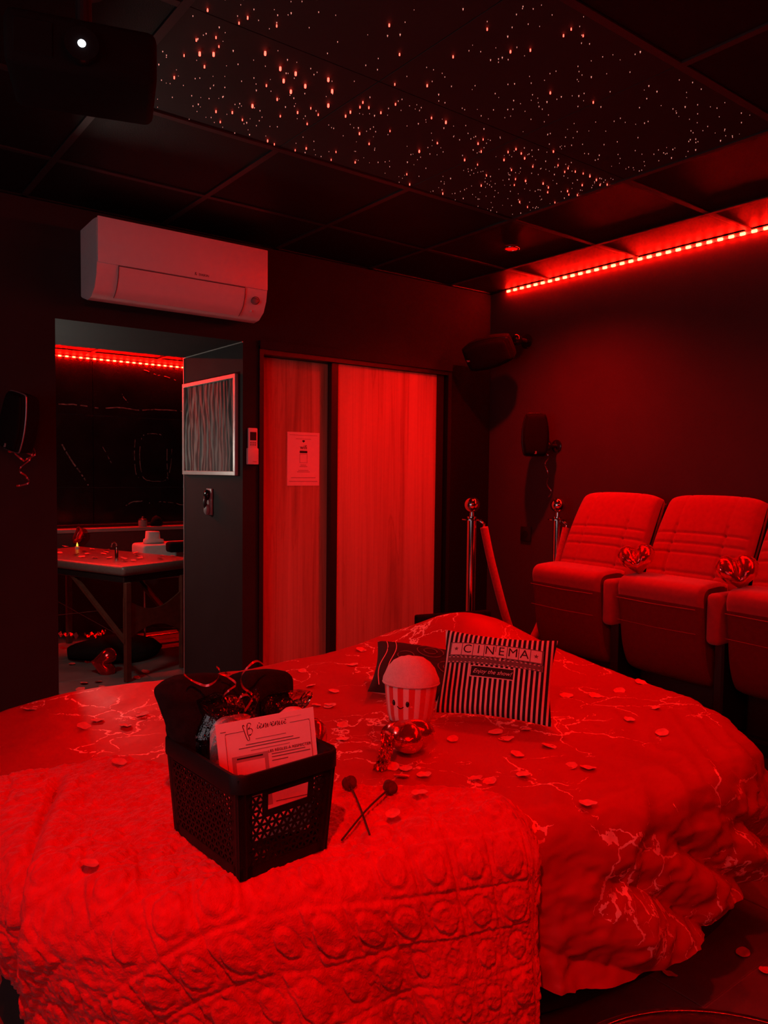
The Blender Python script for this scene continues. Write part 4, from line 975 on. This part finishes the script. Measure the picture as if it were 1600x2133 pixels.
# ================================================================== BASKET AND ITS CONTENTS
KB = Vector((.752, 1.447, BZ+.013)); KR = math.radians(4)
bk = thing('storage_basket', 'black perforated plastic basket standing on the plush throw', 'basket', KB, KR)
BW, BL, TW, TL, BH = .205, .275, .232, .302, .205
def wall_pt(face, s, h):
    """s across the wall (-1..1), h height in metres -> local point"""
    k = h/BH; w2 = (BW+(TW-BW)*k)/2; l2 = (BL+(TL-BL)*k)/2
    if face == 'front': return (s*w2, -l2, h)
    if face == 'back': return (-s*w2, l2, h)
    if face == 'left': return (-w2, -s*l2, h)
    return (w2, s*l2, h)
def basket_wall(face, halfw, handle):
    mb = MB(); a = .0182; hgt = a*math.sqrt(3)/2; z0, z1 = .022, .172; lim = .80 if halfw < .12 else .86
    rows = int((z1-z0)/hgt); hx, hz0, hz1 = .047, .128, .160
    for rI in range(rows):
        zb = z0+rI*hgt
        m = int(lim*halfw/a)+1
        for k in range(-2*m-1, 2*m+1):
            x0 = k*a/2
            upw = (k+rI) % 2 == 0
            tri = [(x0, zb), (x0+a, zb), (x0+a/2, zb+hgt)] if upw else [(x0, zb+hgt), (x0+a, zb+hgt), (x0+a/2, zb)]
            c = np.mean(tri, 0)
            if abs(c[0]) > lim*halfw: continue
            if handle and abs(c[0]) < hx+.008 and hz0-.011 < c[1] < hz1+.011: continue
            q = [tuple(c+(np.array(p)-c)*.60) for p in tri]
            P6 = [wall_pt(face, p[0]/halfw, p[1]) for p in tri+q]
            mb.add(P6, [(0, 1, 4, 3), (1, 2, 5, 4), (2, 0, 3, 5)])
    def quad(x0, x1, za, zb):
        n = 6
        for i in range(n):
            u0, u1 = x0+(x1-x0)*i/n, x0+(x1-x0)*(i+1)/n
            mb.add([wall_pt(face, u0/halfw, za), wall_pt(face, u1/halfw, za), wall_pt(face, u1/halfw, zb), wall_pt(face, u0/halfw, zb)], [(0, 1, 2, 3)])
    quad(-halfw, halfw, 0, z0+.002); quad(-halfw, halfw, z1-.006, BH)
    quad(-halfw, -lim*halfw+.006, 0, BH); quad(lim*halfw-.006, halfw, 0, BH)
    if handle:
        quad(-hx-.012, -hx, hz0-.012, hz1+.012); quad(hx, hx+.012, hz0-.012, hz1+.012); quad(-hx, hx, hz0-.012, hz0); quad(-hx, hx, hz1, hz1+.012)
    o = obj('perforated_wall', mb, 'basket_plastic', bk, local=True, flip=False)
    s_ = o.modifiers.new('thickness', 'SOLIDIFY'); s_.thickness = .0025; s_.offset = 0
basket_wall('front', .11, True); basket_wall('back', .11, True); basket_wall('left', .145, False); basket_wall('right', .145, False)
for sx in (-1, 1):
    for sy in (-1, 1):
        obj('corner_post', MB().tube([(sx*(BW/2-.010), sy*(BL/2-.010), 0), (sx*(TW/2-.010), sy*(TL/2-.010), BH)], .0125, 12), 'basket_plastic', bk, local=True, smooth='auto')
obj('bottom', MB().rbox(-BW/2, BW/2, -BL/2, BL/2, 0, .004, .001, 1), 'basket_plastic', bk, local=True)
def rr_path(w_, l_, r_, n=7):
    pts = []
    for cx_, cy_, a0 in ((w_/2-r_, l_/2-r_, 0), (-w_/2+r_, l_/2-r_, 90), (-w_/2+r_, -l_/2+r_, 180), (w_/2-r_, -l_/2+r_, 270)):
        for k in range(n+1): q = math.radians(a0+90*k/n); pts.append((cx_+r_*math.cos(q), cy_+r_*math.sin(q)))
    return pts
ou = rr_path(TW+.018, TL+.018, .03); inn = rr_path(TW-.004, TL-.004, .022); n = len(ou)
rings = [[(x, y, BH-.026) for x, y in inn], [(x, y, BH-.028) for x, y in ou], [(x, y, BH+.004) for x, y in ou], [(x*.985, y*.985, BH+.008) for x, y in ou], [(x, y, BH+.006) for x, y in inn]]
obj('rim', MB().add([p for q in rings for p in q], [(i*n+k, i*n+(k+1) % n, ((i+1) % 5)*n+(k+1) % n, ((i+1) % 5)*n+k) for i in range(5) for k in range(n)]), 'basket_plastic', bk, local=True, smooth='auto')

# welcome card
CWd, CHt = .205, .268
q = at_y(552, 1491, 1.400)
cM = Matrix.Translation((q[0]+.0, 1.400, q[2])) @ Euler((math.radians(3), math.radians(-6.0), math.radians(-20))).to_matrix().to_4x4()
card = thing('welcome_card', 'white printed welcome card reading Bienvenue standing in the basket', 'card', cM.translation, rot=cM.to_euler())
def cbox(nm, x0, x1, z0, z1, m, d0=.0006, d1=.0012): obj(nm, MB().box(x0, x1, -d1, -d0, z0, z1), m, card, local=True)
obj('sheet', MB().box(-CWd/2, CWd/2, -.0005, .0005, -CHt, 0), 'paper', card, local=True)
for x0, x1, z0, z1 in ((-.085, -.045, -.0245, -.0235), (.05, .092, -.0245, -.0235), (-.0857, -.0847, -.30+.02, -.03), (.0917, .0927, -.28, -.03)): cbox('border_line', x0, x1, z0, z1, 'soft_ink')
for cxx, sgn in ((-.080, -1), (.087, 1)):
    arc = [(cxx+sgn*.0052*math.sin(a), -.0292+.0052*math.cos(a)) for a in np.linspace(0, PI/2, 7)]
    obj('border_line', MB().ribbon([(a, -.0009, c) for a, c in arc], .001, (0, .0, 1) if False else (.7*sgn, 0, .7)), 'soft_ink', card, local=True)
LET = {'i': ([(0,.1),(.22,.9),(.24,.2),(.45,.08)], .5), 'e': ([(0,.3),(.28,.5),(.34,.85),(.16,.92),(.06,.4),(.26,.03),(.5,.15)], .55),
       'n': ([(0,.1),(.1,.9),(.13,.05),(.26,.7),(.42,.85),(.47,.12),(.62,.05)], .68), 'v': ([(0,.8),(.15,.1),(.25,.05),(.42,.85),(.58,.75)], .62), 'u': ([(0,.85),(.06,.15),(.25,.05),(.42,.82),(.45,.1),(.62,.06)], .68)}
def script(word, x, z, s):
    pts = []
    for ch in word:
        g, adv = LET[ch]; pts += [(x+a*s*1.35+b*s*.25, z+b*s) for a, b in g]; x += adv*s*1.35
    return pts
obj('script_lettering', MB().ribbon([(a, -.0010, c) for a, c in cr(script('ienvenue', -.022, -.0245, .0100), 5)], .0013, lambda t_: (.5, 0, .8))
    .ribbon([(-.047+a*.0088, -.0010, -.0345+b*.0088) for a, b in cr([(.3,2.3),(.05,2.7),(-.1,2.2),(.15,1.2),(.5,-.4),(.8,-1.2),(1.15,-1.3),(1.2,-.7),(.9,.4),(.85,1.8),(1.05,2.7)], 6)], .0014, lambda t_: (.8, 0, .3))
    .ribbon([(-.047+a*.0088, -.0010, -.0345+b*.0088) for a, b in cr([(.7,2.2),(1.2,2.9),(1.8,2.7),(1.6,2.0),(1.1,1.5),(1.8,1.5),(2.1,.9),(1.8,.2),(1.2,.0),(1.6,-.1)], 6)], .0014, lambda t_: (.4, 0, .8)), 'ink', card, local=True)
obj('script_dot', MB().box(-.0145, -.0125, -.0012, -.0006, -.0135, -.0118), 'ink', card, local=True)
for z, a, b, m_ in ((-.045, -.024, .040, 'ink_panel'), (-.0545, -.045, .055, 'soft_ink'), (-.0605, -.060, .068, 'soft_ink'), (-.068, -.036, .046, 'ink_panel')): cbox('text_line', a, b, z-.0009, z+.0009, m_)
text('lettering', 'LES RÈGLES À RESPECTER', .0082, Matrix.Translation((.045, -.0012, -.0775)) @ Matrix.Rotation(PI/2, 4, 'X'), 'ink', card, extrude=.0002)
for z, a, b in ((-.0845, .006, .078), (-.091, .006, .088), (-.099, .006, .040), (-.145, .02, .085), (-.158, .02, .055), (-.19, .006, .08)): cbox('text_line', a, b, z-.0009, z+.0009, 'soft_ink')
cbox('colour_panel', -.076, -.001, -.195, -.076, 'ink_panel', .0004, .0008); cbox('text_line', -.066, -.012, -.0835, -.0805, 'ink'); cbox('code_field', -.068, -.009, -.165, -.090, 'paper', .0006, .0013)
cbox('ornament', -.094, -.083, -.0195, -.018, 'soft_ink'); cbox('ornament', .03, .075, -.012, -.0115, 'ink_panel')

# wrapped gift with curled ribbons
gp = at_y(470, 1540, 1.48)
gf = thing('gift_bag', 'white gift wrapped in cellophane with curly red ribbons in the basket', 'gift', (gp[0], 1.48, BZ+.06))
body = inflate(rr_path(.105, .19, .035), .03, 8, 2.6)
obj('wrapped_item', body.xf(Matrix.Translation((gp[0]+.022, 1.485, BZ+.18))), 'plush_white', gf, smooth=True)
cel = inflate([(-.075,-.09),(.06,-.09),(.075,.0),(.07,.07),(.05,.10),(.065,.135),(.02,.125),(-.03,.14),(-.075,.13),(-.06,.10),(-.08,.05)], .042, 8, 2.2, wob=.010, wfreq=55)
obj('cellophane_wrap', cel.xf(Matrix.Translation((gp[0]+.016, 1.485, BZ+.19))), 'cellophane', gf)
RB = [[(383,1404),(396,1415),(414,1424),(432,1428),(451,1417),(458,1400),(455,1392),(451,1389)], [(459,1403),(476,1411),(492,1425),(478,1437),(465,1450),(462,1464),(469,1480)],
      [(550,1385),(536,1377),(521,1385),(503,1408),(506,1431),(525,1446),(523,1461),(509,1482)], [(523,1455),(514,1447),(498,1455),(490,1480)], [(469,1453),(475,1464),(472,1482)], [(459,1403),(470,1402),(480,1404)]]
for k, pts in enumerate(RB):
    P = [at_y(a, b, 1.48+.022*math.sin(i*1.3+k)) for i, (a, b) in enumerate(pts)]
    obj('curled_ribbon', MB().ribbon(cr(P, 8), .0048, lambda t_: (.25, .55*math.sin(9*t_)+.4, .8)), 'ribbon_red', gf, smooth=True)
# black towel stuffed behind
pts = [(420,1600),(362,1552),(344,1505),(330,1468),(321,1440),(335,1427),(370,1411),(420,1403),(468,1407),(490,1422),(505,1402),(535,1395),(570,1395),(600,1401),(606,1425),(603,1470),(588,1530),(540,1600)]
W3 = [at_y(a, b, 1.555) for a, b in pts]; cxm = np.mean([q[0] for q in W3]); czm = .80
ol = [tuple(q) for q in cr([(q[0]-cxm, q[2]-czm) for q in W3], 4, True)]
tag(obj('black_towel', inflate(ol, .055, 8, 2.4, wob=.010, wfreq=16).xf(Matrix.Translation((cxm, 1.555, czm))), 'black_fabric', smooth=True), 'black folded towel stuffed upright in the back of the basket', 'towel')
# crumpled film and balloon behind the card
pts = [(538,1462),(560,1447),(590,1440),(625,1436),(650,1440),(640,1455),(618,1470),(645,1500),(650,1560),(560,1560),(541,1500)]
W3 = [at_y(a, b, 1.50) for a, b in pts]; cxm = np.mean([q[0] for q in W3]); czm = np.mean([q[2] for q in W3])
tag(obj('film_wrap', inflate([(q[0]-cxm, q[2]-czm) for q in W3], .03, 8, 2.0, wob=.012, wfreq=60).xf(Matrix.Translation((cxm, 1.50, czm))), 'cellophane'), 'crumpled clear film sticking out of the basket behind the card', 'film')
p = at_y(655, 1540, 1.46)
balloon('shiny red heart balloon tucked into the basket behind the welcome card', (p[0]-.022, 1.475, p[2]-.012), .135, (math.radians(-8), 0, math.radians(10)), .6, group=None)
p = at_y(612, 1490, 1.44)
tag(obj('white_mug', MB().lathe([(1e-5, 0), (.030, 0), (.034, .02), (.036, .10), (.030, .125), (.018, .135), (1e-5, .138)], 24).xf(Matrix.Translation((p[0]-.002, 1.44, p[2]-.120))), 'plush_white', smooth=True), 'white rounded bottle top peeking over the card in the basket', 'bottle')

# ================================================================== ROSES
def rose(label, head, foot, seed):
    h = on_bed(*head, .036); f2 = on_bed(*foot, .026); r = thing('dried_rose', label, 'rose', h, group='dark dried roses crossing on the throw')
    dr = (h-f2)/np.linalg.norm(h-f2); M = Matrix.Translation(Vector(h)) @ Vector((0, 0, 1)).rotation_difference(Vector(dr)).to_matrix().to_4x4()
    mid = (h+f2)/2+np.array([.004, .006, .004])
    obj('stem', MB().tube(cr([h-dr*.0, mid, f2], 6), [.0024]*13, 6), 'rose_stem', r, smooth=True)
    g = np.random.default_rng(seed)
    for k in range(11):
        lay = k//4; a0 = k*2.4; rad = (.007, .012, .016)[lay]; hh = (.030, .026, .021)[lay]
        V = np.zeros((7, 6, 3))
        for i in range(7):
            for j in range(6):
                a = a0+(i-3)*.32; v = j/5; rr_ = rad*(.35+.75*math.sin(min(1, v*1.15)*PI*.6))*(1+.12*(v > .8))
                V[i, j] = (rr_*math.cos(a), rr_*math.sin(a), -.004+hh*v*(1-.10*abs(i-3)/3*v)+g.uniform(-.0006, .0006))
        obj('petal', MB().grid(V).xf(M), 'rose_dark', r, smooth=True)
    obj('calyx', MB().lathe([(1e-5, -.010), (.005, -.006), (.008, .002), (.006, .006)], 10).xf(M), 'rose_stem', r, smooth=True)
rose('dark dried rose whose stem leans right, nearest the basket', (730, 1636), (770, 1738), 3)
rose('dark dried rose whose stem leans left across the other rose', (808, 1645), (712, 1750), 4)

# ================================================================== CUSHIONS AND PLUSH
def square_outline(w_, h_, n=14, pin=.05):
    pts = []
    for (x0, z0), (x1, z1) in (((-1,-1),(1,-1)),((1,-1),(1,1)),((1,1),(-1,1)),((-1,1),(-1,-1))):
        for k in range(n):
            t_ = k/n; x_, z_ = x0+(x1-x0)*t_, z0+(z1-z0)*t_; s = 1-pin*math.sin(PI*t_)
            pts.append((x_*w_/2*(s if abs(z0-z1) > 0 else 1), z_*h_/2*(s if abs(x0-x1) > 0 else 1)))
    return pts
bl_, br_ = on_bed(914, 1494), on_bed(1138, 1520)
PW, PH = .375, .285
ctr = (bl_+br_)/2; dx = br_-bl_; ang = math.atan2(dx[1], dx[0])
cp = thing('cinema_pillow', 'striped black and white pillow lettered CINEMA propped on the bed', 'pillow', (ctr[0], ctr[1], ctr[2]+.012), rot=Euler((math.radians(-32), math.radians(2), ang), 'XYZ'))
def puffy(w_, h_, th_):
    def fy(x_, z_):
        u, v = abs(x_)/(w_/2), abs(z_)/(h_/2)
        return -th_*max(0, 1-u**2.4)**.55*max(0, 1-v**2.4)**.55
    return fy
fy = puffy(PW, PH, .052)
def pillow_half(w_, h_, f, sgn, n=44):
    V = np.zeros((n, n, 3))
    for i in range(n):
        for j in range(n):
            u, v = -1+2*i/(n-1), -1+2*j/(n-1)
            px_ = u*w_/2*(1-.035*(1-v*v)*0-.075*math.cos(PI*v/2)*abs(u)**3); pz_ = v*h_/2*(1-.085*math.cos(PI*u/2)*abs(v)**3)
            yy = f(u*w_/2, v*h_/2)*sgn
            yy += -.0025*sgn*float(ridge(u*3+4, v*3, 1, 2))*(1-max(abs(u), abs(v))**6)
            V[i, j] = (px_, yy, pz_+h_/2)
    return MB().grid(V)
obj('striped_front', pillow_half(PW, PH, fy, 1), 'pillow_stripes', cp, local=True, smooth=True)
obj('plain_back', pillow_half(PW, PH, fy, -1), 'pillow_underside', cp, local=True, smooth=True)
def conform(mb_or_me, off=.003):
    pts = mb_or_me.v if isinstance(mb_or_me, MB) else [v.co[:] for v in mb_or_me.vertices]
    out = []
    for p_ in pts: out.append((p_[0], fy(p_[0], p_[2]-PH/2)-off+p_[1], p_[2]))
    if isinstance(mb_or_me, MB): mb_or_me.v = out
    else:
        for v, q_ in zip(mb_or_me.vertices, out): v.co = q_
    return mb_or_me
def patch(x0, x1, z0, z1, n=6, m=5):
    return MB().grid(np.array([[(x0+(x1-x0)*i/n, 0, z0+(z1-z0)*j/m) for j in range(m+1)] for i in range(n+1)]))
ZT = PH*.735; TS = .0372; x0 = -TS*4-.006
obj('label_backing', conform(patch(x0-.004, x0+8*TS+.004, ZT-.024, ZT+.024, 24), .0028), 'print_grey', cp, local=True, smooth=True)
for k, ch in enumerate('*CINEMA*'):
    xa = x0+k*TS
    obj('letter_tile', conform(patch(xa+.0012, xa+TS-.0012, ZT-.0205, ZT+.0205), .0036), 'print_white', cp, local=True, smooth=True)
    if ch == '*':
        st_p = [(xa+TS/2+(.0085 if i % 2 == 0 else .0036)*math.sin(i*PI/5), 0, ZT+(.0085 if i % 2 == 0 else .0036)*math.cos(i*PI/5)) for i in range(10)]
        obj('star', conform(MB().add(st_p, [tuple(range(10))]), .0046), 'print_grey', cp, local=True)
    else:
        me = text_mesh(ch, .043, .0002); me.transform(Matrix.Translation((xa+TS/2, 0, ZT)) @ Matrix.Rotation(PI/2, 4, 'X')); conform(me, .0048); link_mesh('letter', me, 'ink', cp)
ZF = ZT-.037
obj('film_band', conform(patch(x0-.006, x0+8*TS+.006, ZF-.0115, ZF+.0115, 24), .0030), 'print_grey', cp, local=True, smooth=True)
for k in range(22):
    xa = x0-.003+k*(8*TS+.006)/22
    for z_ in (ZF+.008, ZF-.008): obj('film_perforation', conform(patch(xa, xa+.006, z_-.0014, z_+.0014, 2, 2), .0040), 'print_white', cp, local=True)
ZB = ZF-.036; bx0, bx1 = -.078, .058
obj('tag_border', conform(patch(bx0-.003, bx1+.003, ZB-.019, ZB+.019, 14), .0030), 'print_white', cp, local=True, smooth=True)
obj('tag_panel', conform(patch(bx0, bx1, ZB-.016, ZB+.016, 14), .0040), 'pillow_black', cp, local=True, smooth=True)
me = text_mesh('Enjoy the show!', .019, .0002, shear=.4); me.transform(Matrix.Translation(((bx0+bx1)/2, 0, ZB)) @ Matrix.Rotation(PI/2, 4, 'X')); conform(me, .0052); link_mesh('lettering', me, 'print_white', cp)

# black film-print pillow lying behind
c2 = on_bed(868, 1440)
pk = thing('film_pillow', 'black pillow with film print lying behind the popcorn plush', 'pillow', (c2[0]+.035, c2[1]+.01, c2[2]+.062), rot=Euler((math.radians(-74), math.radians(8), ang+math.radians(12))))
f2 = puffy(.37, .37, .05)
obj('front', pillow_half(.37, .37, f2, 1, 30).xf(Matrix.Translation((0, 0, -.185))), 'pillow_black', pk, local=True, smooth=True)
obj('back', pillow_half(.37, .37, f2, -1, 30).xf(Matrix.Translation((0, 0, -.185))), 'pillow_underside', pk, local=True, smooth=True)
def reel(cx_, cz_, r_, wd=.004):
    pts = [(cx_+r_*math.cos(a), f2(cx_+r_*math.cos(a), cz_+r_*math.sin(a))-.004, cz_+r_*math.sin(a)) for a in np.linspace(0, 2*PI, 30)]
    obj('film_reel_print', MB().ribbon(pts, wd, (.5, 0, .9)), 'print_grey', pk, local=True)
for cx_, cz_, r_ in ((.02, .08, .05), (.02, .08, .025), (-.07, .02, .03), (.09, -.02, .04), (.09, -.02, .02), (-.02, -.05, .035)): reel(cx_, cz_, r_)
for x_ in (-.150, -.118): obj('film_strip_print', MB().ribbon([(x_+.01*math.sin(z_*20), f2(x_, z_)-.004, z_) for z_ in np.linspace(-.16, .15, 14)], .003, (1, 0, 0)), 'print_white', pk, local=True)

# popcorn plush
pc = on_bed(853, 1512)
pp = thing('popcorn_plush', 'smiling popcorn tub plush with red and white stripes on the bed', 'plush toy', (pc[0]+.03, pc[1]+.035, pc[2]), rot=Euler((math.radians(-2), math.radians(3), 0)))
obj('striped_tub', MB().lathe([(1e-5, 0), (.045, .0), (.066, .008), (.073, .03), (.080, .08), (.0835, .115), (.082, .128)], 56), 'plush_stripes', pp, local=True, smooth=True)
tp = MB().lathe([(.076, .118), (.086, .122), (.091, .130), (.090, .139), (.084, .152), (.076, .170), (.060, .190), (.038, .203), (1e-5, .208)], 56)
tp.v = [(p_[0]*(1+.02*float(noise3(p_[0]*60, p_[1]*60, p_[2]*60))), p_[1]*(1+.02*float(noise3(p_[0]*60+3, p_[1]*60, p_[2]*60))), p_[2]+.002*float(noise3(p_[0]*70, p_[1]*70))) for p_ in tp.v]
obj('popcorn_top', tp, 'plush_white', pp, local=True, smooth=True)
obj('rim_seam', MB().tube([(.089*math.cos(a), .089*math.sin(a), .126) for a in np.linspace(0, 2*PI, 50)], .0035, 6, False), 'plush_white', pp, local=True, smooth=True)
fa = math.atan2(-pc[1], -pc[0])-math.radians(24)
def on_tub(da, z): r_ = .0755+.09*(z-.05)*.6; return (r_*math.cos(fa+da), r_*math.sin(fa+da), z)
for da in (-.30, .30):
    e = on_tub(da, .072); obj('eye', MB().sphere(e, .0085, 12, 8, (.75, .75, 1.2)), 'eye_black', pp, local=True, smooth=True)
for da in (-.46, .46): obj('cheek', MB().sphere(on_tub(da, .062), .006, 10, 6, (.8, .8, .8)), 'blush', pp, local=True, smooth=True)
obj('smile', MB().tube([tuple(np.array(on_tub(a, .062-.006*math.cos(a/.14*PI/2)))*np.array([1.02, 1.02, 1])) for a in np.linspace(-.14, .14, 9)], .0014, 6), 'eye_black', pp, local=True)

# balloon in front of the plush, with its crumpled tail
p = on_bed(852, 1575)
hb = balloon('shiny red heart balloon lying on the bedspread before the popcorn plush', (p[0]+.02, p[1]+.03, p[2]+.045), .165, (math.radians(84), math.radians(4), math.radians(25)), .50, group=None)
Pt = [at_z(x_, y_, z_) for x_, y_, z_ in ((806, 1530, .68), (808, 1548, .67), (803, 1568, .65), (797, 1588, .622), (790, 1603, .615))]
V = []
for i, q_ in enumerate(cr(Pt, 7)):
    row = []
    for j in range(9):
        s = (j/8-.5)*.036; row.append(np.array(q_)+rt*s+np.array([0, 0, .007*math.sin(i*1.1+j*1.9)+.004*math.cos(i*2.3-j)])+fw*.006*math.sin(j*2.2+i*.7))
    V.append(row)
obj('tail', MB().grid(np.array(V)), 'balloon_foil', hb, smooth=True)

# ================================================================== PETALS
def petal_mesh():
    V = np.zeros((7, 7, 3))
    for i in range(7):
        for j in range(7):
            u, v = -1+2*i/6, -1+2*j/6
            xx = u*math.sqrt(1-v*v/2); yy = v*math.sqrt(1-u*u/2)
            V[i, j] = (.021*xx*(1+.12*yy), .019*yy, .004*(xx*xx+.6*yy*yy)+.0012*math.sin(5*xx+3*yy))
    return MB().grid(V)
pet = {}
def petal(p_, label, group, s=1.0, tilt=.25):
    if 'a' not in pet: o = pet['a'] = obj('rose_petal', petal_mesh(), 'petal', None, smooth=True)
    else: o = pet['a'].copy(); COL.objects.link(o)
    o.matrix_basis = Matrix.Translation(Vector(p_)) @ Euler((rng.uniform(-tilt, tilt), rng.uniform(-tilt, tilt), rng.uniform(0, 6.28))).to_matrix().to_4x4() @ Matrix.Scale(s*rng.uniform(.85, 1.15), 4)
    tag(o, label, 'petal', group)
bedp = [(695,1440),(714,1511),(687,1471),(753,1354),(778,1412),(817,1597),(845,1601),(837,1617),(884,1614),(992,1621),(1021,1628),(943,1540),(1033,1526),(1055,1540),(1078,1572),(1144,1555),(1090,1614),(1190,1597),(1097,1520),(1240,1450),(1311,1499),(1364,1475),(1225,1600),(1225,1674),(1335,1422),(1379,1527),(62,1478),(175,1514),(203,1501),(262,1512),(297,1489),(630,1398),(648,1429),(659,1469),(686,1469),(715,1540),(1290,1440),(735,1385),(1195,1320),(1180,1450)]
for a, b in bedp:
    lab = ('red rose petal on the bedspread left of the basket' if a < 340 else 'red rose petal on the bedspread between the basket and the popcorn plush' if a < 800 else
           'red rose petal on the bedspread in front of the heart balloon' if a < 900 else 'red rose petal on the bedspread in front of the striped pillow' if a < 1150 else
           'red rose petal on the bedspread to the right of the striped pillow')
    petal(on_bed(a, b, .007), lab, 'petals: '+lab[9:], 1.0)
for a, b in [(874,1652),(818,1695),(247,1588),(185,1800)]: petal(on_bed(a, b, .036), 'red rose petal lying on the plush throw', 'petals on the plush throw', .95)
for a, b in [(150,335),(80,410),(370,390),(410,420),(345,455),(280,430),(470,365),(640,370),(630,400),(605,420),(500,465),(670,468),(845,475),(855,505),(960,500),(985,410),(1000,435),(1040,450),(1035,470),(1290,440),(1280,480),(1430,445)]:
    petal(at_z(110+a/5.714, 1080+b/5.714, .774), 'red rose petal on the dark massage table top', 'petals on the massage table', 1.05)
for a, b in [(175,1423),(205,1420),(213,1432),(168,1436),(155,1447),(285,1412),(150,1383),(303,1399),(215,1440)]:
    petal(at_z(a, b, .006), 'red rose petal on the tiled floor beyond the opening', 'petals on the far floor', 1.2)
for a, b in [(1548,1985),(1596,2022),(1395,2030)]: petal(at_z(a, b, .006), 'red rose petal on the tiled floor beside the bed', 'petals on the near floor', 1.0)

# low round table at the bottom right
lt = thing('round_table', 'low round black table with a thin metal rim beside the bed', 'table', (1.20, .53, 0))
obj('table_top', MB().lathe([(1e-5, .27), (.385, .27), (.395, .28), (.395, .296), (.385, .303), (1e-5, .303)], 64), 'black_gloss', lt, local=True, smooth='auto')
obj('rim_band', MB().tube([(.375*math.cos(a), .375*math.sin(a), .303) for a in np.linspace(0, 2*PI, 80)], .0014, 6, False), 'steel_tube', lt, local=True, smooth=True)
for k in range(3):
    a = 2*PI*k/3+.5; obj('leg', MB().tube([(.22*math.cos(a), .22*math.sin(a), .27), (.28*math.cos(a), .28*math.sin(a), 0)], .014, 10), 'black_metal', lt, local=True, smooth='auto')

# ================================================================== SUB-PARTS
SUB = {'letter': 'letter_tile', 'star': 'letter_tile', 'film_perforation': 'film_band', 'display': 'handset', 'button': 'handset', 'brand_lettering': 'front_panel', 'brand_mark': 'front_panel',
       'badge': 'grille', 'seam': ('body', 'air_flap'), 'pad_seam': 'seat_pad', 'sensor_ring': 'sensor_eye', 'wifi_icon': 'sheet', 'text_line': 'sheet', 'text_bar': 'sheet', 'code_border': 'sheet',
       'border_line': 'sheet', 'script_dot': 'sheet', 'script_lettering': 'sheet', 'colour_panel': 'sheet', 'code_field': 'sheet', 'ornament': 'sheet', 'film_reel_print': 'front', 'film_strip_print': 'front',
       'rim_seam': 'popcorn_top', 'eye': 'striped_tub', 'cheek': 'striped_tub', 'smile': 'striped_tub', 'lens': 'lens_barrel', 'vent': 'body', 'print_line': 'holder', 'outlet': 'plate'}
def stem(o): return o.name.split('.')[0]
for root in [o for o in bpy.data.objects if o.type == 'EMPTY']:
    kids = list(root.children)
    for ch in kids:
        want = SUB.get(stem(ch))
        if not want: continue
        want = want if isinstance(want, tuple) else (want,)
        c = [k for k in kids if stem(k) in want and k is not ch]
        if not c: continue
        cen = lambda o: sum((Vector(b) for b in o.bound_box), Vector())/8
        best = min(c, key=lambda k: (cen(k)-cen(ch)).length)
        ch.parent = best; ch.matrix_parent_inverse = best.matrix_basis.inverted()
